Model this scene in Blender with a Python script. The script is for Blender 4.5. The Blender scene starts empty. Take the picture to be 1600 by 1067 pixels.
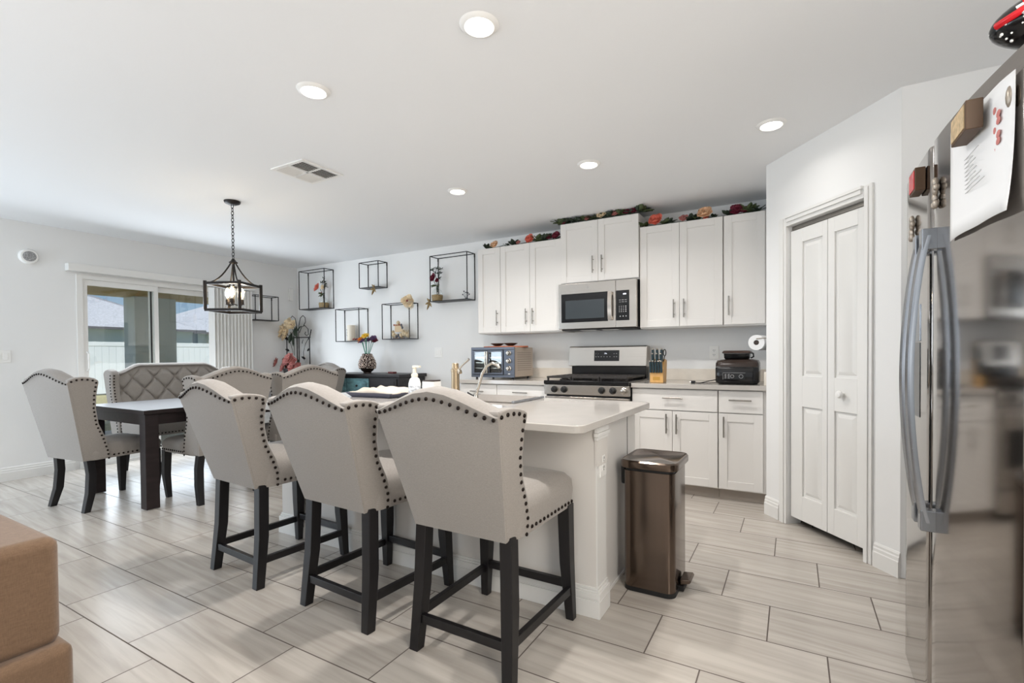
import bpy, math, random
from mathutils import Vector, Matrix, Euler
PI = math.pi
random.seed(7)
sc = bpy.context.scene
col = sc.collection

# ------------------------------------------------------------------ camera
cam_d = bpy.data.cameras.new('camera'); cam = bpy.data.objects.new('camera', cam_d); col.objects.link(cam)
sc.camera = cam
YAW, PITCH, ROLL, FPX, CX, CY, CAMH = -.510598, .0155577, -.00822, 753.926, 816.92, 566.63, 1.14862
def _cam_axes():
    cy, sy = math.cos(YAW), math.sin(YAW); cp, sp = math.cos(PITCH), math.sin(PITCH); cr, sr = math.cos(ROLL), math.sin(ROLL)
    Ry = Matrix(((cy, 0, -sy), (0, 1, 0), (sy, 0, cy)))
    Rx = Matrix(((1, 0, 0), (0, cp, -sp), (0, sp, cp)))
    Rz = Matrix(((cr, -sr, 0), (sr, cr, 0), (0, 0, 1)))
    R = Rz @ Rx @ Ry
    w = lambda r: Vector((r[0], r[2], -r[1]))
    return w(R[0]), w(R[1]), w(R[2])          # right, down, forward in world (x, y, z)
_r, _d, _f = _cam_axes()
cam.matrix_world = Matrix(((_r.x, -_d.x, -_f.x, 0), (_r.y, -_d.y, -_f.y, 0), (_r.z, -_d.z, -_f.z, CAMH), (0, 0, 0, 1)))
cam_d.sensor_width = 36; cam_d.lens = FPX / 1600 * 36
cam_d.shift_x = (800 - CX) / 1600; cam_d.shift_y = (CY - 533.5) / 1600
cam_d.clip_start = .05; cam_d.clip_end = 200

# ------------------------------------------------------------------ world, sun, room and fill lights, exposure
sc.view_settings.view_transform = 'Standard'; sc.view_settings.look = 'None'
sc.view_settings.gamma = 1; sc.view_settings.use_curve_mapping = False
sc.view_settings.exposure = 0.15
wd = bpy.data.worlds.new('sky'); sc.world = wd; wd.use_nodes = True
nt = wd.node_tree; bg = nt.nodes['Background']
sky = nt.nodes.new('ShaderNodeTexSky'); sky.sky_type = 'HOSEK_WILKIE'; sky.turbidity = 2.6; sky.ground_albedo = .4
sky.sun_direction = Vector((-.35, -.6, .75)).normalized()
nt.links.new(sky.outputs[0], bg.inputs[0]); bg.inputs[1].default_value = 2.2
def sun(name, d, e, c, ang=.5):
    l = bpy.data.lights.new(name, 'SUN'); l.energy = e; l.color = c; l.angle = math.radians(ang)
    o = bpy.data.objects.new(name, l); col.objects.link(o); o.rotation_euler = Vector(d).to_track_quat('-Z', 'Y').to_euler(); return o
sun('sun', (-.55, .50, -.75), 4.5, (1, .97, .92))
def area(name, loc, tgt, sx, sy, e, c=(1, 1, 1)):
    l = bpy.data.lights.new(name, 'AREA'); l.shape = 'RECTANGLE'; l.size = sx; l.size_y = sy; l.energy = e; l.color = c
    o = bpy.data.objects.new(name, l); col.objects.link(o); o.location = loc
    o.rotation_euler = (Vector(tgt) - Vector(loc)).to_track_quat('-Z', 'Y').to_euler(); return o
area('rear_fill', (-1.2, -3.85, 1.45), (-1.2, 5, 1.45), 4.6, 2.1, 16, (.92, .97, 1.0))  # added soft fill behind the camera; the wall there has no window
area('daylight_side_window', (-6.3, -.6, 1.25), (-3.5, 2.6, .75), 2.0, 1.9, 98, (.74, .87, 1.0))
area('right_fill', (1.05, .35, 1.6), (-1.7, 1.9, .45), .9, 1.4, 44, (1, .94, .86))  # added warm fill from the right for the stool wings, no real fixture
area('daylight_slider', (-6.36, 3.0, 1.05), (-3.2, 3.0, .35), 1.7, 1.6, 48, (.84, .92, 1.0))
area('upward_fill', (-2.4, -1.6, 1.2), (-2.4, -1.2, 4), 3.4, 2.4, 55, (.96, .98, 1))  # added fill aimed upwards to brighten the ceiling, stands for no lamp

# ------------------------------------------------------------------ helpers
def s2l(c):
    return tuple(((v / 255) / 12.92 if v / 255 <= .04045 else ((v / 255 + .055) / 1.055) ** 2.4) for v in c)
def tag(o, label=None, cat=None, group=None, kind=None):
    if label: o['label'] = label
    if cat: o['category'] = cat
    if group: o['group'] = group
    if kind: o['kind'] = kind
    return o
def thing(name, label, cat, loc=(0, 0, 0), rz=0, group=None):
    o = bpy.data.objects.new(name, None); col.objects.link(o); o.empty_display_size = .1
    o.location = loc; o.rotation_euler = (0, 0, rz)
    return tag(o, label, cat, group)
def copy_tree(o, parent=None):
    c = o.copy(); col.objects.link(c)
    if parent is not None: c.parent = parent
    for ch in list(o.children): copy_tree(ch, c)
    return c

class MB:
    def __init__(s): s.v = []; s.f = []; s.m = []; s.mi = 0
    def add(s, vs, fs, M=None):
        b = len(s.v)
        for p in vs:
            p = Vector(p)
            s.v.append(tuple(M @ p) if M is not None else tuple(p))
        for f in fs: s.f.append(tuple(b + i for i in f)); s.m.append(s.mi)
        return s
    def box(s, c, d, M=None, R=None):
        x, y, z = d[0] / 2, d[1] / 2, d[2] / 2
        vs = [Vector((i * x, j * y, k * z)) for i in (-1, 1) for j in (-1, 1) for k in (-1, 1)]
        if R is not None: vs = [R @ p for p in vs]
        vs = [p + Vector(c) for p in vs]
        return s.add(vs, [(0, 1, 3, 2), (4, 6, 7, 5), (0, 4, 5, 1), (2, 3, 7, 6), (0, 2, 6, 4), (1, 5, 7, 3)], M)
    def bb(s, x0, x1, y0, y1, z0, z1, M=None):
        return s.box(((x0 + x1) / 2, (y0 + y1) / 2, (z0 + z1) / 2), (abs(x1 - x0), abs(y1 - y0), abs(z1 - z0)), M)
    def bar(s, pts, ws, M=None, side=None):
        """square section bar through pts with (w, d) per point"""
        n = len(pts); rings = []
        for i, p in enumerate(pts):
            w = ws[i] if isinstance(ws, (list, tuple)) else ws
            w, d = w if isinstance(w, (list, tuple)) else (w, w)
            rings.append([(p[0] + a * w / 2, p[1] + b * d / 2, p[2]) for a, b in ((-1, -1), (1, -1), (1, 1), (-1, 1))])
        return s.loft(rings, M=M)
    def loft(s, rings, caps=True, M=None, closed=True):
        vs = [p for r in rings for p in r]; k = len(rings[0]); fs = []
        for i in range(len(rings) - 1):
            for j in range(k if closed else k - 1):
                a, b = i * k + j, i * k + (j + 1) % k
                fs.append((a, b, b + k, a + k))
        if caps and closed:
            fs.append(tuple(reversed(range(k)))); fs.append(tuple(range((len(rings) - 1) * k, len(rings) * k)))
        return s.add(vs, fs, M)
    def tube(s, pts, r, n=8, M=None, closed=False, flat=None):
        pts = [Vector(p) for p in pts]; N = len(pts); rings = []; up = None
        for i, p in enumerate(pts):
            if closed: t = (pts[(i + 1) % N] - pts[i - 1])
            else: t = pts[min(i + 1, N - 1)] - pts[max(i - 1, 0)]
            t = t.normalized() if t.length > 1e-9 else Vector((0, 0, 1))
            if up is None: up = Vector((0, 0, 1)) if abs(t.z) < .9 else Vector((1, 0, 0))
            a = t.cross(up)
            if a.length < 1e-6: a = t.cross(Vector((0, 1, 0)))
            a.normalize(); b = a.cross(t).normalized(); up = b
            rr = r[i] if isinstance(r, (list, tuple)) else r
            rings.append([p + (a * math.cos(2 * PI * k / n) + b * math.sin(2 * PI * k / n)) * rr for k in range(n)])
        if closed: rings.append(rings[0])
        return s.loft(rings, caps=not closed, M=M)
    def lathe(s, prof, n=24, c=(0, 0, 0), M=None, caps=True):
        rings = [[(c[0] + r * math.cos(2 * PI * k / n), c[1] + r * math.sin(2 * PI * k / n), c[2] + z) for k in range(n)] for r, z in prof]
        return s.loft(rings, caps=caps, M=M)
    def cyl(s, p0, p1, r, n=16, M=None, r1=None):
        return s.tube([p0, p1], [r, r if r1 is None else r1], n, M)
    def prism(s, poly, z0, z1, M=None):
        n = len(poly)
        vs = [(p[0], p[1], z0) for p in poly] + [(p[0], p[1], z1) for p in poly]
        fs = [tuple(reversed(range(n))), tuple(range(n, 2 * n))] + [(i, (i + 1) % n, n + (i + 1) % n, n + i) for i in range(n)]
        return s.add(vs, fs, M)
    def ball(s, c, r, n=10, m=6, M=None, R=None):
        r = r if isinstance(r, (list, tuple)) else (r, r, r)
        rings = []
        for i in range(m + 1):
            t = PI * i / m; t = min(max(t, .02), PI - .02)
            ring = [Vector((r[0] * math.sin(t) * math.cos(2 * PI * k / n), r[1] * math.sin(t) * math.sin(2 * PI * k / n), -r[2] * math.cos(t))) for k in range(n)]
            if R is not None: ring = [R @ p for p in ring]
            rings.append([p + Vector(c) for p in ring])
        return s.loft(rings, M=M)
    def build(s, name, mat, parent=None, smooth=0, bevel=0, seg=2, sub=0, loc=None, flip=False):
        me = bpy.data.meshes.new(name); me.from_pydata(s.v, [], s.f)
        mats = mat if isinstance(mat, (list, tuple)) else [mat]
        for m_ in mats: me.materials.append(m_)
        if len(mats) > 1:
            for p, i in zip(me.polygons, s.m): p.material_index = i
        me.update()
        import bmesh
        bm = bmesh.new(); bm.from_mesh(me); bmesh.ops.recalc_face_normals(bm, faces=bm.faces); bm.to_mesh(me); bm.free()
        if smooth:
            for p in me.polygons: p.use_smooth = True
            me.set_sharp_from_angle(angle=math.radians(smooth))
        o = bpy.data.objects.new(name, me); col.objects.link(o)
        if loc: o.location = loc
        if parent is not None: o.parent = parent
        if sub:
            m_ = o.modifiers.new('subdivision', 'SUBSURF'); m_.levels = sub; m_.render_levels = sub
        if bevel:
            m_ = o.modifiers.new('bevel', 'BEVEL'); m_.width = bevel; m_.segments = seg; m_.limit_method = 'ANGLE'; m_.angle_limit = math.radians(35)
            for p in me.polygons: p.use_smooth = True
            me.set_sharp_from_angle(angle=math.radians(35))
            m_.harden_normals = True
        return o
def struct(name, mb, mat, parent=None, **k):
    o = mb.build(name, mat, parent, **k)
    if parent is None: o['kind'] = 'structure'
    return o
def bx(*a): return MB().bb(*a)
def TR(loc=(0, 0, 0), rz=0, rx=0, ry=0):
    return Matrix.Translation(loc) @ Euler((rx, ry, rz)).to_matrix().to_4x4()

# ------------------------------------------------------------------ materials
def mat(name, c, rough=.5, metal=0, spec=.5, coat=0, trans=0, emit=None, es=0, noise=None, bump=None, ior=1.45, sheen=0, alpha=1, aniso=0):
    m = bpy.data.materials.new(name); m.use_nodes = True; nt = m.node_tree; b = nt.nodes['Principled BSDF']
    c = s2l(c) if max(c) > 1 else c
    b.inputs['Base Color'].default_value = (*c, 1); b.inputs['Roughness'].default_value = rough; b.inputs['Metallic'].default_value = metal
    b.inputs['Specular IOR Level'].default_value = spec; b.inputs['Coat Weight'].default_value = coat; b.inputs['Coat Roughness'].default_value = .08
    b.inputs['Transmission Weight'].default_value = trans; b.inputs['IOR'].default_value = ior; b.inputs['Sheen Weight'].default_value = sheen
    b.inputs['Anisotropic'].default_value = aniso
    if alpha < 1: b.inputs['Alpha'].default_value = alpha
    if emit: b.inputs['Emission Color'].default_value = (*s2l(emit), 1); b.inputs['Emission Strength'].default_value = es
    tc = nt.nodes.new('ShaderNodeTexCoord')
    if noise:   # (scale xyz, amount, detail)
        mp = nt.nodes.new('ShaderNodeMapping'); mp.inputs['Scale'].default_value = noise[0]
        n = nt.nodes.new('ShaderNodeTexNoise'); n.inputs['Scale'].default_value = 1; n.inputs['Detail'].default_value = noise[2]
        nt.links.new(tc.outputs['Object'], mp.inputs[0]); nt.links.new(mp.outputs[0], n.inputs[0])
        r = nt.nodes.new('ShaderNodeMapRange'); r.inputs['From Min'].default_value = .3; r.inputs['From Max'].default_value = .7
        r.inputs['To Min'].default_value = 1 - noise[1]; r.inputs['To Max'].default_value = 1 + noise[1] * .6
        nt.links.new(n.outputs[0], r.inputs[0])
        mx = nt.nodes.new('ShaderNodeMix'); mx.data_type = 'RGBA'; mx.blend_type = 'MULTIPLY'; mx.inputs[0].default_value = 1
        mx.inputs[6].default_value = (*c, 1); nt.links.new(r.outputs[0], mx.inputs[7]); nt.links.new(mx.outputs[2], b.inputs['Base Color'])
    if bump:    # (scale xyz, strength, distance)
        mp = nt.nodes.new('ShaderNodeMapping'); mp.inputs['Scale'].default_value = bump[0]
        n = nt.nodes.new('ShaderNodeTexNoise'); n.inputs['Scale'].default_value = 1; n.inputs['Detail'].default_value = 3
        nt.links.new(tc.outputs['Object'], mp.inputs[0]); nt.links.new(mp.outputs[0], n.inputs[0])
        bp = nt.nodes.new('ShaderNodeBump'); bp.inputs['Strength'].default_value = bump[1]; bp.inputs['Distance'].default_value = bump[2]
        nt.links.new(n.outputs[0], bp.inputs['Height']); nt.links.new(bp.outputs[0], b.inputs['Normal'])
    return m
M = {}
M['wall'] = mat('wall_paint', (230, 230, 229), .7, spec=.3, bump=((60, 60, 60), .06, .004))
M['ceiling'] = mat('ceiling_paint', (238, 239, 240), .85, spec=.2, bump=((45, 45, 45), .12, .004))
M['trim'] = mat('trim_paint', (226, 225, 222), .35, spec=.45)
M['cab'] = mat('cabinet_paint', (224, 221, 217), .38, spec=.45)
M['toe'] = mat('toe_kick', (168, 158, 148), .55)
M['island_wall'] = mat('island_wall_paint', (216, 212, 207), .6, spec=.3, bump=((60, 60, 60), .06, .004))
M['quartz'] = mat('quartz', (186, 181, 175), .09, spec=.55, noise=((9, 9, 9), .035, 6))
M['splash'] = mat('quartz_backsplash', (222, 214, 202), .15, spec=.5, noise=((14, 14, 14), .06, 6))
M['steel'] = mat('brushed_steel', (186, 180, 173), .24, 1, noise=((2, 2, 220), .05, 2), aniso=.4)
M['fridge'] = mat('fridge_steel', (164, 159, 155), .10, 1, noise=((1, 1, 260), .03, 2), aniso=.5)
M['can'] = mat('bin_steel', (108, 95, 86), .17, 1, noise=((160, 160, 1), .04, 2))
M['handle'] = mat('satin_nickel', (150, 146, 140), .3, 1)
M['grip'] = mat('handle_grey', (158, 162, 168), .26, .95)
M['black'] = mat('gloss_black', (18, 18, 20), .15)
M['blackm'] = mat('matt_black', (24, 24, 25), .5)
M['iron'] = mat('cast_iron', (40, 36, 34), .55)
M['glassd'] = mat('dark_glass', (62, 68, 72), .08, spec=.6)
M['frame'] = mat('black_wire', (34, 33, 34), .45, .4)
M['chand'] = mat('bronze_black', (38, 34, 32), .4, .6)
M['grille'] = mat('grille_dark', (70, 70, 70), .7)
M['leg'] = mat('ebony_wood', (22, 20, 22), .38, noise=((30, 30, 4), .25, 4), bump=((60, 60, 8), .15, .001))
M['table'] = mat('espresso_wood', (40, 32, 32), .42, spec=.3, noise=((30, 4, 30), .25, 4))
M['nail'] = mat('nailhead_bronze', (38, 30, 26), .3, .8)
M['white'] = mat('white_plastic', (236, 235, 232), .35)
M['ivory'] = mat('ivory', (228, 220, 204), .5)
M['paper'] = mat('paper', (240, 240, 240), .8)
M['navy'] = mat('ink_grey', (90, 92, 100), .6)
M['gold'] = mat('brushed_brass', (168, 150, 124), .32, .9)
M['nickel'] = mat('polished_nickel', (190, 184, 174), .2, 1)
M['wood'] = mat('light_wood', (214, 168, 104), .45, noise=((20, 20, 6), .15, 4))
M['wood2'] = mat('walnut_block', (112, 82, 60), .5, noise=((20, 20, 6), .2, 4))
M['teal'] = mat('knife_handle', (42, 62, 70), .35)
M['emit'] = mat('lamp_glow', (255, 255, 255), .5, emit=(255, 250, 240), es=9)
M['bulb'] = mat('filament_glow', (255, 220, 170), .3, emit=(255, 205, 140), es=14)
M['glow'] = mat('display_glow', (220, 225, 235), .5, emit=(225, 230, 240), es=1.2)
M['mark'] = mat('panel_marks', (190, 190, 190), .5)
M['green'] = mat('leaf_green', (72, 84, 50), .6, noise=((30, 30, 30), .3, 3))
M['darkgreen'] = mat('leaf_dark', (44, 56, 42), .55)
M['stem'] = mat('stem_teal', (42, 128, 104), .5)
M['peach'] = mat('petal_peach', (232, 188, 150), .6, noise=((60, 60, 60), .28, 3))
M['coral'] = mat('petal_coral', (224, 112, 92), .6, noise=((60, 60, 60), .28, 3))
M['burg'] = mat('petal_burgundy', (110, 24, 48), .6, noise=((60, 60, 60), .28, 3))
M['cream'] = mat('petal_cream', (236, 214, 178), .6, noise=((60, 60, 60), .28, 3))
M['pink'] = mat('petal_dusty_rose', (178, 112, 106), .6, noise=((60, 60, 60), .28, 3))
M['yellow'] = mat('petal_yellow', (234, 192, 60), .6)
M['orange'] = mat('petal_orange', (220, 128, 40), .6)
M['purple'] = mat('petal_purple', (92, 68, 104), .6)
M['basket'] = mat('woven_gold', (150, 128, 88), .5, noise=((80, 80, 80), .4, 2))
M['red'] = mat('gloss_red', (200, 26, 36), .25)
M['redwood'] = mat('red_box', (96, 28, 26), .35)
M['toaster'] = mat('toaster_front', (88, 92, 101), .35, .5)
M['toasters'] = mat('toaster_side', (186, 172, 158), .4, .3)
M['chest'] = mat('chest_dark', (40, 38, 40), .4, noise=((6, 30, 30), .3, 4))
M['chestteal'] = mat('chest_worn_teal', (108, 150, 158), .5, noise=((10, 40, 24), .55, 5))
M['pebble'] = mat('hammered_metal', (206, 190, 180), .15, .9, noise=((40, 40, 40), .35, 3))
M['darkvase'] = mat('vase_dark', (52, 42, 38), .25, .5)
M['mug_dark'] = mat('dark_rim', (54, 40, 34), .4)
M['twood'] = mat('terracotta', (178, 104, 74), .6, noise=((30, 30, 30), .2, 3))
M['bbrown'] = mat('magnet_brown', (84, 62, 42), .5)
M['tin'] = mat('pewter', (168, 158, 146), .35, .7)
M['stucco'] = mat('stucco', (214, 196, 156), .9, bump=((60, 60, 60), .3, .01))
M['stuccob'] = mat('stucco_column', (196, 208, 216), .9, bump=((60, 60, 60), .3, .01))
M['vinyl'] = mat('vinyl_fence', (216, 224, 232), .45)
M['grass'] = mat('dry_grass', (168, 160, 112), .9, noise=((20, 20, 20), .3, 5))
M['concrete'] = mat('patio_concrete', (196, 192, 184), .8, noise=((6, 6, 6), .08, 4))
M['nwall'] = mat('neighbour_wall', (186, 206, 218), .8)
M['shingle'] = mat('roof_shingle', (184, 188, 198), .9, noise=((3, 14, 30), .2, 4))
M['rack'] = mat('rack_grey', (128, 122, 116), .45, .3)
M['glass'] = None
def glass_mat():
    m = bpy.data.materials.new('pane_glass'); m.use_nodes = True; nt = m.node_tree; nt.nodes.clear()
    o = nt.nodes.new('ShaderNodeOutputMaterial'); t = nt.nodes.new('ShaderNodeBsdfTransparent'); g = nt.nodes.new('ShaderNodeBsdfGlossy')
    g.inputs['Roughness'].default_value = .01; mx = nt.nodes.new('ShaderNodeMixShader'); mx.inputs[0].default_value = .07
    t.inputs[0].default_value = (.97, .985, .98, 1)
    nt.links.new(t.outputs[0], mx.inputs[1]); nt.links.new(g.outputs[0], mx.inputs[2]); nt.links.new(mx.outputs[0], o.inputs[0]); return m
M['glass'] = glass_mat()
def fabric(name, c, scale=420, amt=.16):
    m = bpy.data.materials.new(name); m.use_nodes = True; nt = m.node_tree; b = nt.nodes['Principled BSDF']; L = nt.links
    c = s2l(c); b.inputs['Roughness'].default_value = .95; b.inputs['Specular IOR Level'].default_value = .12; b.inputs['Sheen Weight'].default_value = .25
    tc = nt.nodes.new('ShaderNodeTexCoord'); ns = []
    for sc_ in ((scale, scale, scale * .12), (scale * .12, scale * .12, scale)):
        mp = nt.nodes.new('ShaderNodeMapping'); mp.inputs['Scale'].default_value = sc_
        n = nt.nodes.new('ShaderNodeTexNoise'); n.inputs['Scale'].default_value = 1; n.inputs['Detail'].default_value = 2
        L.new(tc.outputs['Object'], mp.inputs[0]); L.new(mp.outputs[0], n.inputs[0]); ns.append(n)
    ad = nt.nodes.new('ShaderNodeMath'); ad.operation = 'ADD'; L.new(ns[0].outputs[0], ad.inputs[0]); L.new(ns[1].outputs[0], ad.inputs[1])
    r = nt.nodes.new('ShaderNodeMapRange'); r.inputs['From Min'].default_value = .7; r.inputs['From Max'].default_value = 1.3
    r.inputs['To Min'].default_value = 1 - amt; r.inputs['To Max'].default_value = 1 + amt * .6; L.new(ad.outputs[0], r.inputs[0])
    mx = nt.nodes.new('ShaderNodeMix'); mx.data_type = 'RGBA'; mx.blend_type = 'MULTIPLY'; mx.inputs[0].default_value = 1
    mx.inputs[6].default_value = (*c, 1); L.new(r.outputs[0], mx.inputs[7]); L.new(mx.outputs[2], b.inputs['Base Color'])
    bp = nt.nodes.new('ShaderNodeBump'); bp.inputs['Strength'].default_value = .25; bp.inputs['Distance'].default_value = .001
    L.new(ad.outputs[0], bp.inputs['Height']); L.new(bp.outputs[0], b.inputs['Normal']); return m
M['linen'] = fabric('linen_upholstery', (152, 146, 140), 900, .15)
M['sofa'] = fabric('tan_chenille', (122, 98, 78), 500, .18)
def floor_mat():
    m = bpy.data.materials.new('porcelain_plank_tile'); m.use_nodes = True; nt = m.node_tree; b = nt.nodes['Principled BSDF']; L = nt.links
    def mth(op, a, b_=None, c_=None):
        n = nt.nodes.new('ShaderNodeMath'); n.operation = op
        for i, v in enumerate((a, b_, c_)):
            if v is None: continue
            if isinstance(v, (int, float)): n.inputs[i].default_value = v
            else: L.new(v, n.inputs[i])
        return n.outputs[0]
    PW, PL, X0, Z0 = .3085, .6135, -.5003, 2.7501
    g = nt.nodes.new('ShaderNodeNewGeometry'); sp = nt.nodes.new('ShaderNodeSeparateXYZ'); L.new(g.outputs['Position'], sp.inputs[0])
    v = mth('DIVIDE', mth('SUBTRACT', Z0, sp.outputs[1]), PW); row = mth('FLOOR', v); fv = mth('SUBTRACT', v, row)
    u = mth('SUBTRACT', mth('DIVIDE', mth('SUBTRACT', sp.outputs[0], X0), PL), mth('DIVIDE', mth('ADD', row, 1), 3)); tid = mth('FLOOR', u); fu = mth('SUBTRACT', u, tid)
    def edge(f, w):
        d = mth('MINIMUM', f, mth('SUBTRACT', 1, f)); return mth('LESS_THAN', d, w)
    gr = mth('MAXIMUM', edge(fu, .0026 / PL), edge(fv, .0026 / PW))
    cb = nt.nodes.new('ShaderNodeCombineXYZ'); L.new(tid, cb.inputs[0]); L.new(row, cb.inputs[1])
    wn = nt.nodes.new('ShaderNodeTexWhiteNoise'); L.new(cb.outputs[0], wn.inputs[0])
    c2 = nt.nodes.new('ShaderNodeCombineXYZ'); L.new(mth('MULTIPLY', sp.outputs[0], 1.6), c2.inputs[0])
    L.new(mth('ADD', mth('MULTIPLY', sp.outputs[1], 26), mth('MULTIPLY', sp.outputs[0], 1.5)), c2.inputs[1]); L.new(mth('MULTIPLY', wn.outputs[0], 40), c2.inputs[2])
    n = nt.nodes.new('ShaderNodeTexNoise'); n.inputs['Scale'].default_value = 1; n.inputs['Detail'].default_value = 5; n.inputs['Distortion'].default_value = .6; L.new(c2.outputs[0], n.inputs[0])
    r = nt.nodes.new('ShaderNodeValToRGB'); L.new(n.outputs[0], r.inputs[0])
    r.color_ramp.elements[0].position = .30; r.color_ramp.elements[0].color = (*s2l((174, 166, 157)), 1)
    r.color_ramp.elements[1].position = .62; r.color_ramp.elements[1].color = (*s2l((194, 187, 178)), 1)
    val = nt.nodes.new('ShaderNodeMix'); val.data_type = 'RGBA'; val.blend_type = 'MULTIPLY'; val.inputs[0].default_value = 1
    L.new(r.outputs[0], val.inputs[6]); L.new(mth('ADD', .93, mth('MULTIPLY', wn.outputs[0], .09)), val.inputs[7])
    mx = nt.nodes.new('ShaderNodeMix'); mx.data_type = 'RGBA'; L.new(gr, mx.inputs[0]); L.new(val.outputs[2], mx.inputs[6]); mx.inputs[7].default_value = (*s2l((92, 82, 76)), 1)
    L.new(mx.outputs[2], b.inputs['Base Color'])
    L.new(mth('ADD', mth('MULTIPLY', gr, .5), .27), b.inputs['Roughness'])
    b.inputs['Specular IOR Level'].default_value = .5
    bp = nt.nodes.new('ShaderNodeBump'); bp.inputs['Strength'].default_value = .5; bp.inputs['Distance'].default_value = .001; bp.invert = True
    L.new(gr, bp.inputs['Height']); L.new(bp.outputs[0], b.inputs['Normal'])
    return m
M['floor'] = floor_mat()

# ------------------------------------------------------------------ room shell
H = 2.477; XL = -6.49; YB = 4.68; XR = 1.22; YF = -4.0
A = Vector((-.166, 3.85)); B = Vector((.475, 3.062)); PD = (B - A); PLEN = PD.length; PD.normalize(); PANG = math.atan2(PD.y, PD.x)
struct('floor', bx(XL - .15, XR + .15, YF - .15, YB + .15, -.12, 0), M['floor'])
struct('ceiling', bx(XL - .15, XR + .15, YF - .15, YB + .15, H, H + .12), M['ceiling'])
struct('wall_back', bx(XL - .15, XR + .15, YB, YB + .15, 0, H), M['wall'])
struct('wall_front', bx(XL - .15, XR + .15, YF - .15, YF, 0, H), M['wall'])
struct('wall_right', bx(XR, XR + .15, YF, YB, 0, H), M['wall'])
DY0, DY1, DH = 2.115, 3.93, 2.03
struct('wall_left', MB().bb(XL - .15, XL, YF, DY0, 0, H).bb(XL - .15, XL, DY1, YB, 0, H).bb(XL - .15, XL, DY0, DY1, DH, H), M['wall'])
# corner pantry: side wall, diagonal wall with the bifold opening, stub wall behind the fridge
OP0, OP1, OPH = .214, .812, 1.99
PM = TR((A.x, A.y, 0), PANG)
struct('wall_pantry_side', bx(A.x, A.x + .09, A.y + .02, YB, 0, H), M['wall'])
struct('wall_pantry', MB().bb(0, OP0, 0, .1, 0, H, PM).bb(OP1, PLEN, 0, .1, 0, H, PM).bb(OP0, OP1, 0, .1, OPH, H, PM), M['wall'])
struct('wall_fridge_side', bx(B.x, XR, B.y, B.y + .1, 0, H), M['wall'])
def baseboard(name, x0, x1, M_=None, h=.13, n_=1):
    """runs along local x, sticks out to local -y"""
    m = MB()
    prof = [(0, 0), (-.016, 0), (-.016, h * .62), (-.013, h * .66), (-.013, h * .78), (-.009, h * .83), (-.009, h * .92), (-.004, h), (0, h)]
    m.loft([[(x, y, z) for y, z in prof] for x in (x0, x1)], M=M_)
    return struct(name, m, M['trim'])
baseboard('baseboard_pantry_left', -.004, OP0 - .075, PM)
baseboard('baseboard_pantry_right', OP1 + .06, PLEN + .004, PM)
baseboard('baseboard_back', XL, -3.0, TR((0, YB, 0)))
baseboard('baseboard_left', YF, DY0 - .04, TR((XL, 0, 0), PI / 2))
baseboard('baseboard_left_rear', DY1 + .04, YB, TR((XL, 0, 0), PI / 2))
# pantry casing
cs = MB(); w = .066
for s0, s1, z0, z1 in ((OP0 - w, OP0, 0, OPH + w), (OP1, OP1 + .05, 0, OPH + w), (OP0 + .0003, OP1 - .0003, OPH, OPH + w)):
    cs.bb(s0, s1, -.014, 0, z0, z1, PM)
    if z1 - z0 > 1: cs.bb(s0 + .006, s1 - .02, -.021, -.013, z0, z1 - .012, PM)
    else: cs.bb(s0 + .012, s1 - .012, -.024, -.013, z0 + .024, z1 - .008, PM).bb(s0 + .004, s1 - .004, -.03, -.013, z0 + .048, z1, PM)
struct('trim_pantry_casing', cs, M['trim'], bevel=.002)
# bifold door: two leaves
dr = struct('door_1', bx(OP0 + .004, OP1 - .004, .03, .055, OPH - .028, OPH - .004).add([], []), M['handle'])
dr.matrix_world = PM; dr['label'] = 'white two-leaf bifold pantry door with raised panels'
def bifold_leaf(s0, s1, px, cells):
    m = MB(); z0, z1 = .055, 1.955
    # slab with recessed raised panels: rails and stiles around the panel openings
    m.bb(s0, s1, .03, .052, z0, z1)
    F = .018
    xs0, xs1 = px
    m.bb(s0, xs0, F, .031, z0, z1); m.bb(xs1, s1, F, .031, z0, z1)
    zs = [z0] + [z for c in cells for z in c] + [z1]
    for i in range(0, len(zs), 2): m.bb(xs0, xs1, F, .031, zs[i], zs[i + 1])
    for a, b_ in cells:
        iw, g0 = .036, .014
        ring0 = [(xs0 + g0, .0305, a + g0), (xs1 - g0, .0305, a + g0), (xs1 - g0, .0305, b_ - g0), (xs0 + g0, .0305, b_ - g0)]
        ring1 = [(xs0 + iw, .0195, a + iw), (xs1 - iw, .0195, a + iw), (xs1 - iw, .0195, b_ - iw), (xs0 + iw, .0195, b_ - iw)]
        m.loft([ring0, ring1])
    return m.build('door_leaf', M['trim'], dr, bevel=.0015)
mid = .528
la = bifold_leaf(OP0 + .006, mid - .002, (.322, .488), [(.215, .80), (1.0, 1.865)])
lb = bifold_leaf(mid + .002, OP1 - .006, (.580, .742), [(.215, .80), (1.0, 1.865)])
MB().lathe([(.009, 0), (.008, .012), (.019, .020), (.022, .030), (.017, .040), (.004, .043)], 16, M=TR((.646, .018, .905), rx=PI / 2)).build('knob', M['white'], lb, smooth=40)

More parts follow.
